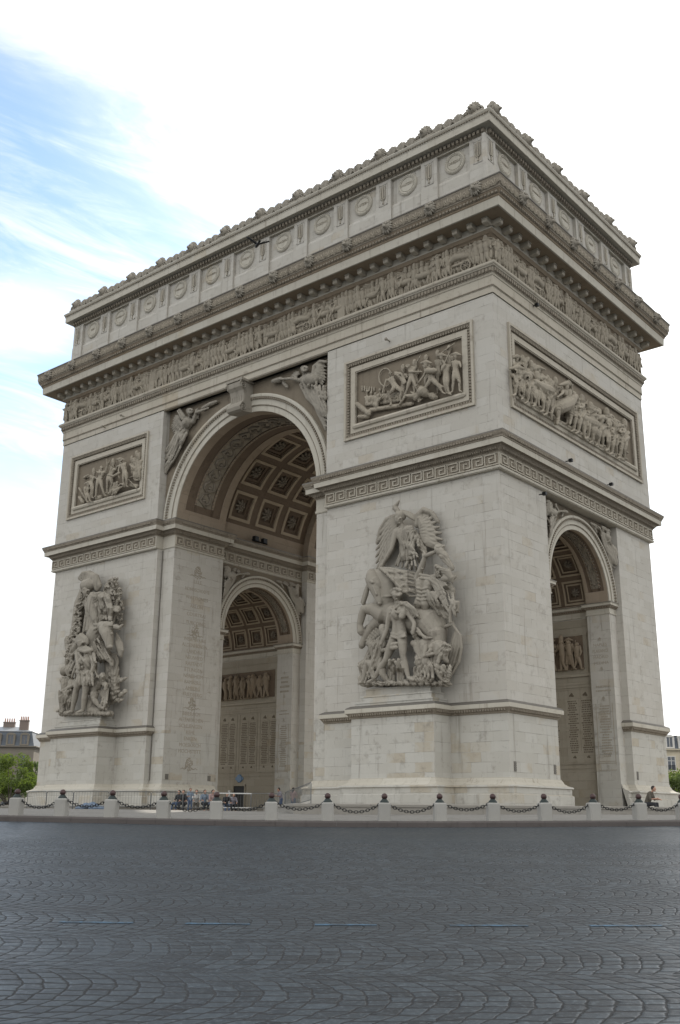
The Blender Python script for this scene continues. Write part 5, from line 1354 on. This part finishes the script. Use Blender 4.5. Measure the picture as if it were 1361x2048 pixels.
# ------------------------------------------------------------------ crowd barriers
FW=Vector((f_.x,f_.y)).normalized(); RW=Vector((-FW.y*-1,-FW.x)); RW=Vector((FW.y,-FW.x))
def at(px,dist): p=Vector((CAMP.x,CAMP.y))+FW*dist+RW*(dist*(px-680.5)/2113.4); return p
def gz_at(p):
    r=hypot(p.x-CX,p.y-CY); return pave_z(r,atan2(p.y-CY,p.x-CX))
M_wrail=simple('white_painted_rail',(.45,.45,.44),.45)
def barrier(P,Q,label,mat,white=False,z0=None,z1=None):
    z0=gz_at(P) if z0 is None else z0; z1=gz_at(Q) if z1 is None else z1
    L=(Q-P).length; ang=atan2(Q.y-P.y,Q.x-P.x)
    root=empty('crowd_barrier',(P.x,P.y,z0),ang); M=WM[root]; sl=(z1-z0)/L
    def pt(x,z): return (x,0,z+sl*x)
    mb=MB(); c=.12
    mb.tube([pt(0,.02),pt(0,1.05-c),pt(.035,1.05-.035),pt(c,1.05),pt(L-c-.03,1.05),pt(L-.065,1.015),pt(L-.03,1.05-c),pt(L-.03,.02)],.021,6); mb.tube([pt(0,.22),pt(L-.03,.22)],.018,6)
    build(mb,'frame',mat,root,M,smooth=True)
    mb=MB(); n=int(L/.15)
    for k in range(1,n): mb.tube([pt(L*k/n,.22),pt(L*k/n,1.05)],.0065,4,False)
    build(mb,'bars',mat,root,M)
    for x in (.3,L-.35):
        mb=MB(); mb.tube([(x,-.3,.02+sl*x),(x,0,.06+sl*x),(x,.3,.02+sl*x)],.02,5); build(mb,'foot',mat,root,M)
    if white:
        mb=MB(); mb.box(0,L,-.025,.025,1.0,1.06); mb.box(0,L,-.02,.02,.2,.24); build(mb,'rail',M_wrail,root,M)
    return tag(root,label,'crowd barrier','crowd barriers around the far pier')
BS=[(58,96,62.5,61.5,'grey crowd barrier at the far left plinth corner, leftmost one'),(96,150,61.5,61,'grey crowd barrier second from the left, in front of the far pedestal'),(150,222,60.5,60.5,'grey crowd barrier in front of the blue tarpaulin heap'),
(232,306,60,60.5,'grey crowd barrier right of the blue tarpaulin, below the dark cable groove'),(306,370,61,61.5,'grey crowd barrier in front of the leftmost seated people'),(370,437,61.5,62,'grey crowd barrier in front of the seated person with the pale blue shirt'),
(437,507,62,62.5,'crowd barrier with white top rail in front of the dark doorway'),(507,575,63,63,'grey crowd barrier left of the two standing people')]
for a,b_,d0,d1,lb in BS: barrier(at(a,d0),at(b_,d1),lb,M_steel,'white' in lb)
barrier(at(575,60),at(627,52),'slanting grey crowd barrier climbing beside the near pier step',M_steel,z0=1.72,z1=2.07)
# ------------------------------------------------------------------ people
SKIN=simple('skin',(.36,.21,.15),.6); HAIR=simple('dark_hair',(.02,.015,.012),.7)
def cloth(n,c): return simple('cloth_'+n,c,.85,0,.2,20)
def person(P,z,face,label,shirt,trous,pose='stand',h=1.72,hair=HAIR,lean=0.0,long=False,armbend=.6,thing='person'):
    root=empty('person',(P.x,P.y,z),face); M=WM[root]; k=h/1.72
    V=lambda x,y,zz:(x*k,y*k,zz*k)
    if pose=='stand':
        hip=(0,0,.92); kn=[(-.11,.03,.5),(.11,.07,.5)]; ft=[(-.12,0,.07),(.13,.02,.07)]; dz=0
    else:
        hip=(0,-.05,.13); kn=[(-.13,.42,.14),(.14,.40,.12)]; ft=[(-.13,.45,-.28),(.15,.56,-.30)]; dz=-.79
    hz=hip[2]; ly=lean
    ch=(0,hip[1]+.38*ly,hz+.42); nk=(0,hip[1]+.52*ly,hz+.56); hd=(0,hip[1]+.66*ly+.03,hz+.70)
    sh=[(-.19,ch[1],hz+.48),(.19,ch[1],hz+.48)]
    el=[(-.27,ch[1]+.08,hz+.22),(.27,ch[1]+.1,hz+.22)]
    ha=[(-.2,ch[1]+.33*armbend+.05,hz+.12+.2*(armbend-.5)),(.14,ch[1]+.36*armbend+.05,hz+.14+.25*(armbend-.5))]
    mb=MB()
    mb.tube([V(hip[0],hip[1],hz-.03),V(0,hip[1]+.15*ly,hz+.2),V(*ch),V(0,nk[1],nk[2]-.04)],[.145*k,.125*k,.15*k,.08*k],10)
    mb.tube([V(*sh[0]),V(0,ch[1],hz+.5),V(*sh[1])],[.075*k,.1*k,.075*k],8)
    mb.tube([V(*nk),V(*hd)],[.055*k,.06*k],8); mb.ball(V(hd[0],hd[1],hd[2]+.02),.1*k,12,9,sz=1.2,sy=1.05); mb.tube([V(0,hd[1]+.09,hd[2]+.0),V(0,hd[1]+.125,hd[2]-.015)],.016*k,5); mb.ball(V(0,hd[1]+.05,hd[2]-.07),.055*k,8,6)
    for s_ in (0,1):
        hx=-.09 if s_==0 else .09
        mb.tube([V(hx,hip[1],hz-.02),V(*kn[s_]),V(*ft[s_])],[.095*k,.068*k,.045*k],8)
        mb.tube([V(*ft[s_]),V(ft[s_][0],ft[s_][1]+.17,ft[s_][2]-.03)],[.05*k,.04*k],7)
        mb.tube([V(*sh[s_]),V(*el[s_]),V(*ha[s_])],[.055*k,.042*k,.03*k],7)
        hv=Vector(ha[s_])
        for fi in range(5):
            a=(fi-2)*.28; ex=(sin(a)*.05*(1 if fi<4 else 1.3),.09*cos(a) if fi<4 else .05,-.015-.01*fi); mb.tube([V(*(hv+Vector((sin(a)*.02,.02,0)))),V(*(hv+Vector(ex)))],[.017*k,.009*k],5)
        mb.ball(V(*ha[s_]),.038*k,7,5)
    build(mb,'body',SKIN,root,M,remesh=.014)
    mb=MB(); mb.tube([V(0,hip[1],hz-.04),V(0,hip[1]+.15*ly,hz+.2),V(*ch),V(0,nk[1],nk[2]-.05)],[.165*k,.15*k,.172*k,.09*k],10); mb.tube([V(*sh[0]),V(0,ch[1],hz+.5),V(*sh[1])],[.092*k,.115*k,.092*k],8)
    for s_ in (0,1): 
        e=Vector(sh[s_]).lerp(Vector(el[s_]),.8 if pose=='stand' else 1.0); mb.tube([V(*sh[s_]),V(*e)],[.078*k,.066*k],7)
    build(mb,'shirt',shirt,root,M,remesh=.022)
    mb=MB()
    for s_ in (0,1):
        hx=-.09 if s_==0 else .09
        mb.tube([V(hx,hip[1],hz),V(*kn[s_]),V(*(Vector(kn[s_]).lerp(Vector(ft[s_]),.88)))],[.118*k,.087*k,.066*k],8)
    mb.tube([V(-.08,hip[1],hz),V(.08,hip[1],hz)],.14*k,8); build(mb,'trousers',trous,root,M,remesh=.022)
    mb=MB(); mb.ball(V(0,hd[1]-.022,hd[2]+.045),.108*k,10,8,sz=1.1)
    if long: mb.tube([V(0,hd[1]-.07,hd[2]+.03),V(0,hd[1]-.1,hd[2]-.2)],[.09*k,.07*k],8)
    build(mb,'hair',hair,root,M,smooth=True)
    for s_ in (0,1):
        mb=MB(); mb.tube([V(ft[s_][0],ft[s_][1]-.05,ft[s_][2]-.03),V(ft[s_][0],ft[s_][1]+.18,ft[s_][2]-.04)],[.056*k,.048*k],7); build(mb,'shoe',HAIR,root,M,smooth=True)
    return tag(root,label,'person')
FA=atan2(-FW.y,-FW.x)-pi/2       # facing the camera
C_br=cloth('olive',(.075,.065,.05));C_dk=cloth('charcoal',(.02,.021,.024));C_jn=cloth('denim',(.05,.075,.13));C_wh=cloth('white',(.42,.41,.39));C_bl=cloth('pale_blue',(.15,.19,.24));C_rd=cloth('dull_pink',(.28,.19,.18));C_gy=cloth('grey_violet',(.2,.19,.22))
p=at(1303,50.9); person(p,2.06,FA+.9,'person in a drab brown jacket sitting hunched on the step at right',C_br,C_dk,'sit',1.72,lean=.55,armbend=1.0)
seats=[(361,C_dk,C_jn,'person in black top and jeans sitting leftmost on the far pier step',0),(372,C_dk,C_dk,'person all in black sitting second from left on the far pier step',.3),(397,C_wh,C_br,'person in a white shirt sitting forward on the far pier step',.5),(413,C_bl,C_dk,'person in a pale blue shirt sitting on the far pier step',.1),(428,C_rd,C_jn,'person in a dull pink top at the right end of the far pier step',.2)]
def on_step(px,y): # point of the far step edge in that direction
    dv=FW+RW*((px-680.5)/2113.4); t=(y-CAMP.y)/dv.y; return Vector((CAMP.x+dv.x*t,CAMP.y+dv.y*t))
for i,(px,a,b_,lb,le) in enumerate(seats): person(on_step(px,-4.1),2.06,FA-.5+.3*i,lb,a,b_,'sit',1.7,lean=le)
p=on_step(384,-5.2); person(p,gz_at(p),FA+.4,'person in a blue shirt standing among the seated group by the far pier',C_bl,C_jn,'stand',1.36,armbend=.8)
p=at(567,80); person(p,gz_at(p),FA-1.2,'person with a grey violet top leaning forward in the great passage',C_gy,C_jn,'stand',1.72,lean=.3,armbend=1.1)
p=at(591,79); person(p,gz_at(p),FA+2.6,'person with long dark hair and dull pink top, standing in the great passage',C_rd,C_jn,'stand',1.72,long=True)
for px,dd,a,b_,lb in ((457,74,C_dk,C_jn,'person in dark clothes sitting on the ground behind the white railed barrier'),(470,75,C_gy,C_dk,'person in a grey violet top sitting behind the white railed barrier')):
    p=at(px,dd); person(p,gz_at(p)+.3,FA+.3,lb,a,b_,'sit',1.7,lean=.4)
# crumpled blue tarpaulin behind the barriers
mb=MB(); c=at(186,62.2); zg=gz_at(c)
for k in range(60):
    a=random.uniform(0,2*pi); r=sqrt(random.random()); mb.ball((c.x+r*1.15*cos(a),c.y+r*.45*sin(a),zg+.12+.35*(1-r)*random.uniform(.5,1)),random.uniform(.1,.22),7,5,sx=1.4,sz=.7)
M_tarp=simple('blue_tarpaulin',(.11,.15,.21),.6,0,.6,5)
tag(build(mb,'tarpaulin',M_tarp,remesh=.05),'crumpled pale blue tarpaulin heaped behind the barriers at the far pedestal','tarpaulin')
# ------------------------------------------------------------------ trees
def leaf_mat(n,c):
    m,nt,b=material(n); oi=nt.new('ShaderNodeNewGeometry'); f=nt.noise(oi.outputs['Position'],.9,3); r=X(nt,oi.outputs['Random Per Island'])
    col=nt.mix(f*.5+r*.5,tuple(q*.55 for q in c),tuple(min(1,q*1.5) for q in c)); nt.link(col,b.inputs['Base Color']); b.inputs['Roughness'].default_value=.6
    tr=nt.new('ShaderNodeBsdfTranslucent'); nt.link(nt.mix(1.0,col,(1.4,1.5,.7),'MULTIPLY'),tr.inputs[0]); mx=nt.new('ShaderNodeMixShader'); mx.inputs[0].default_value=.4
    nt.link(b.outputs[0],mx.inputs[1]); nt.link(tr.outputs[0],mx.inputs[2]); nt.link(mx.outputs[0],nt.n['Material Output'].inputs[0]); return m
M_leaf=leaf_mat('plane_leaf',(.085,.115,.03)); M_leafd=leaf_mat('dark_leaf',(.06,.09,.03)); M_bark=simple('bark',(.09,.075,.06),.9)
def tree(P,z,h,rad,label,leafm,n=5000,ls=.30,trunk=3.0):
    root=empty('tree',(P.x,P.y,z)); M=WM[root]; rnd=random.Random(int(abs(P.x*13)))
    mb=MB(); mb.tube([(0,0,-.2),(.1,0,trunk*.6),(0,.1,trunk),(.1,0,h*.8)],[.26,.2,.17,.05],8)
    cl=[]
    for k in range(34):
        a=rnd.uniform(0,2*pi);e=rnd.uniform(-.5,1); r=rad*(.35+.6*sqrt(rnd.random())); zc=trunk+(h-trunk)*.5; c=Vector((r*cos(a)*sqrt(max(.05,1-e*e*.7)),r*sin(a)*sqrt(max(.05,1-e*e*.7)),zc+e*(h-trunk)*.46)); cl.append((c,rnd.uniform(.5,1.0)*rad*.34))
        if k%3==0: mb.tube([(0,0,trunk*.8),(c.x*.5,c.y*.5,(trunk+c.z)/2),tuple(c)],[.09,.06,.02],5)
    build(mb,'trunk',M_bark,root,M,smooth=True)
    mb=MB()
    for i in range(n):
        c,r=cl[rnd.randrange(len(cl))]; v=Vector((rnd.gauss(0,1),rnd.gauss(0,1),rnd.gauss(0,.8))).normalized()*(r*rnd.random()**.4); q=c+v
        t=Vector((rnd.gauss(0,1),rnd.gauss(0,1),rnd.gauss(0,1))).normalized()*ls*rnd.uniform(.6,1.2); w=t.orthogonal().normalized()*ls*.55
        mb.add([q-t*.5,q+w*.5,q+t*.5,q-w*.5],[(0,1,2,3)])
    build(mb,'crown',leafm,root,M); return tag(root,label,'tree','street trees around the square')
FZ=-.55
tree(at(22,150),FZ,9.6,4.3,'bright green bushy tree at the left edge below the grey mansard house',M_leaf,9000,.34)
tree(at(-40,152),FZ,9.0,4.3,'bright green bushy tree cut off by the left edge of the view',M_leaf,5000,.34)
tree(at(69,172),FZ,10.0,2.4,'thin darker tree squeezed between the left house and the far pier',M_leafd,3000,.3)
tree(at(1358,140),FZ,7.4,2.0,'green tree at the right edge below the slate roofed house',M_leaf,6000,.3)
tree(at(1385,142),FZ,8.6,3.0,'green tree just beyond the right edge of the view',M_leaf,3000,.34)
# ------------------------------------------------------------------ houses round the square
M_fac=stone('facade_stone',(.19,.168,.138),(.14,.125,.105),course=.5,blen=1.2,blotch=.4,streak=.4)
M_cream=stone('cream_render',(.50,.44,.33),(.3,.26,.2),blocks=False,blotch=.2,streak=.2)
M_slate=simple('roof_slate',(.075,.088,.105),.5,0,.3,4); M_brick=simple('chimney_brick',(.17,.135,.115),.85,0,.3,6); M_pot=simple('chimney_pot',(.34,.15,.09),.8)
M_glass=simple('window_glass',(.05,.06,.075),.12,0,.3,1.5,.6); M_frame=simple('window_frame',(.52,.50,.46),.6); M_zinc=simple('zinc_roof',(.25,.26,.27),.5,.3)
def house(P,ang,wide,deep,zb,floors,zcor,zman,zrid,wx,label,wall,roofm,chim,ww=1.15):
    root=empty('house',(P.x,P.y,zb),ang); M=WM[root]
    # local: x along the facade (0 = right end), y away from the square, z up
    mb=MB(); zc=zcor-zb; mb.box(-wide,0,0,deep,-1,zc); build(mb,'wall',wall,root,M)
    mb=MB(); mb.mould([(-wide,0),(0,0),(0,deep),(-wide,deep)],[(-.1,zc-.5),(.06,zc-.48),(.12,zc-.3),(.42,zc-.16),(.5,zc),(.44,zc+.1),(-.3,zc+.14)]); 
    for z in floors[1:]: mb.mould([(-wide,0),(0,0),(0,deep),(-wide,deep)],[(-.1,z-zb-.75),(.14,z-zb-.72),(.16,z-zb-.55),(-.1,z-zb-.5)])
    build(mb,'cornice',wall,root,M)
    zm,zr=zman-zb,zrid-zb
    mb=MB(); i=.9
    lo=[(-wide,.1),(-.1,.1),(-.1,deep),(-wide,deep)]; mi=[(-wide,i),(-i,i),(-i,deep-i),(-wide,deep-i)]; hi=[(-wide,deep*.4),(-deep*.3,deep*.4),(-deep*.3,deep*.6),(-wide,deep*.6)]
    for (A_,za),(B_,zb2) in (((lo,zc+.1),(mi,zm)),):
        mb.add([(x,y,za) for x,y in A_]+[(x,y,zb2) for x,y in B_],[(k,(k+1)%4,4+(k+1)%4,4+k) for k in range(4)])
    rf=build(mb,'mansard_roof',roofm,root,M)
    mb=MB(); mb.add([(x,y,zm) for x,y in mi]+[(x,y,zr) for x,y in hi],[(k,(k+1)%4,4+(k+1)%4,4+k) for k in range(4)]+[(4,5,6,7)]); mb.mould(mi,[(.12,zm-.1),(.18,zm),(.12,zm+.08),(-.2,zm+.12)]); build(mb,'upper_roof',M_zinc,root,M)
    for x in wx:
        for z in floors:
            h=2.3; z0=z-zb
            mb=MB(); e=.16
            for a,b_,c,d_ in ((x-ww/2-e,x-ww/2,z0,z0+h+e),(x+ww/2,x+ww/2+e,z0,z0+h+e),(x-ww/2,x+ww/2,z0+h,z0+h+e),(x-ww/2-.25,x+ww/2+.25,z0-.16,z0)): mb.box(a,b_,-.12,.05,c,d_)
            mb.box(x-.05,x+.05,-.04,.04,z0,z0+h); mb.box(x-ww/2,x+ww/2,-.04,.04,z0+h*.68,z0+h*.72); wn=build(mb,'window',M_frame if wall is M_cream else wall,root,M)
            mb=MB(); mb.box(x-ww/2,x+ww/2,-.012,.03,z0,z0+h); build(mb,'pane',M_glass,wn,M)
            mb=MB()
            for k in range(9): mb.tube([(x-ww/2+ww*k/8,-.16,z0),(x-ww/2+ww*k/8,-.16,z0+.8)],.02,4,False)
            mb.tube([(x-ww/2,-.16,z0+.8),(x+ww/2,-.16,z0+.8)],.03,4); build(mb,'railing',M_iron,wn,M)
        # dormer
        z0=zc+.45; h=min(1.75,zm-zc-.75)
        mb=MB(); mb.box(x-.85,x-.5,-.02,1.2,z0-.25,z0+h); mb.box(x+.5,x+.85,-.02,1.2,z0-.25,z0+h); mb.box(x-.5,x+.5,-.02,1.2,z0-.25,z0); mb.box(x-.04,x+.04,.06,.14,z0,z0+h)
        ar_=[(x-.85,z0+h)]+[(x-.85*cos(pi*k/8),z0+h+.42*sin(pi*k/8)) for k in range(1,8)]+[(x+.85,z0+h)]
        n=len(ar_); mb.add([(a,-.08,b_) for a,b_ in ar_]+[(a,1.6,b_) for a,b_ in ar_],[(k,(k+1)%n,n+(k+1)%n,n+k) for k in range(n)]+[tuple(range(n-1,-1,-1)),tuple(range(n,2*n))])
        dm=build(mb,'dormer',M_frame if wall is M_cream else wall,rf,M); mb=MB(); mb.box(x-.5,x+.5,.1,.2,z0,z0+h)
        build(mb,'dormer_pane',M_glass,rf,M)
    for x,y,w,zt in chim:
        mb=MB(); mb.box(x-w,x+w,y-.4,y+.4,zm-2.2,zt-zb-.45); mb.box(x-w-.1,x+w+.1,y-.5,y+.5,zt-zb-.55,zt-zb-.4); c=build(mb,'chimney',M_brick,root,M)
        mb=MB()
        for k in range(5): mb.tube([(x-w*.8+w*.4*k,y,zt-zb-.45),(x-w*.8+w*.4*k,y,zt-zb+.25)],[.13,.1],7)
        build(mb,'chimney_pots',M_pot,c,M)
    return tag(root,label,'house')
p=at(62,201); a=atan2(RW.y,RW.x)+.06
house(p,a,26,13,FZ,[1.0,5.4,9.6],13.6,16.5,17.7,[-2.0-2.65*k for k in range(8)],'grey stone house with a slate mansard roof and dormers beyond the left tree',M_fac,M_slate,[(-2.9,2.6,.85,19.2),(-6.4,5.0,1.1,19.0)])
p=at(1400,188); a=atan2(RW.y,RW.x)-.08
house(p,a,14,12,FZ,[5.2,9.6],13.2,15.7,15.9,[-1.4-2.35*k for k in range(6)],'cream house with a dark slate roof and red chimney pots beyond the right pier',M_cream,M_slate,[(-5.6,1.6,.95,17.4)],1.25)
# ------------------------------------------------------------------ bird in flight before the attic
mb=MB(); mb.tube([(-.16,0,0),(0,0,.02),(.14,0,.03),(.2,0,.03)],[.03,.06,.05,.02],8); mb.ball((.19,0,.035),.04,8,6); mb.tube([(-.14,0,0),(-.3,0,-.01)],[.03,.045],6,flat=.3)
B_loc=(-12.0,-9.0,36.9)
br=build(mb,'bird',simple('bird_dark',(.03,.03,.032),.7),None,T(*B_loc)@Matrix.Rotation(2.6,4,'Z')@Matrix.Scale(1.9,4),smooth=True); tag(br,'small dark bird with raised wings flying before the attic medallions','bird')
for s_ in (-1,1):
    mb=MB(); q=[(.08,0,.03),(.05,s_*.2,.16),(-.02,s_*.42,.2),(-.12,s_*.36,.17),(-.08,s_*.16,.1),(-.07,0,.02)]; n=6
    mb.add([(x,y,z+.008) for x,y,z in q]+[(x,y,z-.008) for x,y,z in q],[tuple(range(n)),tuple(range(2*n-1,n-1,-1))]+[(k,n+k,n+(k+1)%n,(k+1)%n) for k in range(n)])
    build(mb,'wing',br.data.materials[0],br,WM[br])
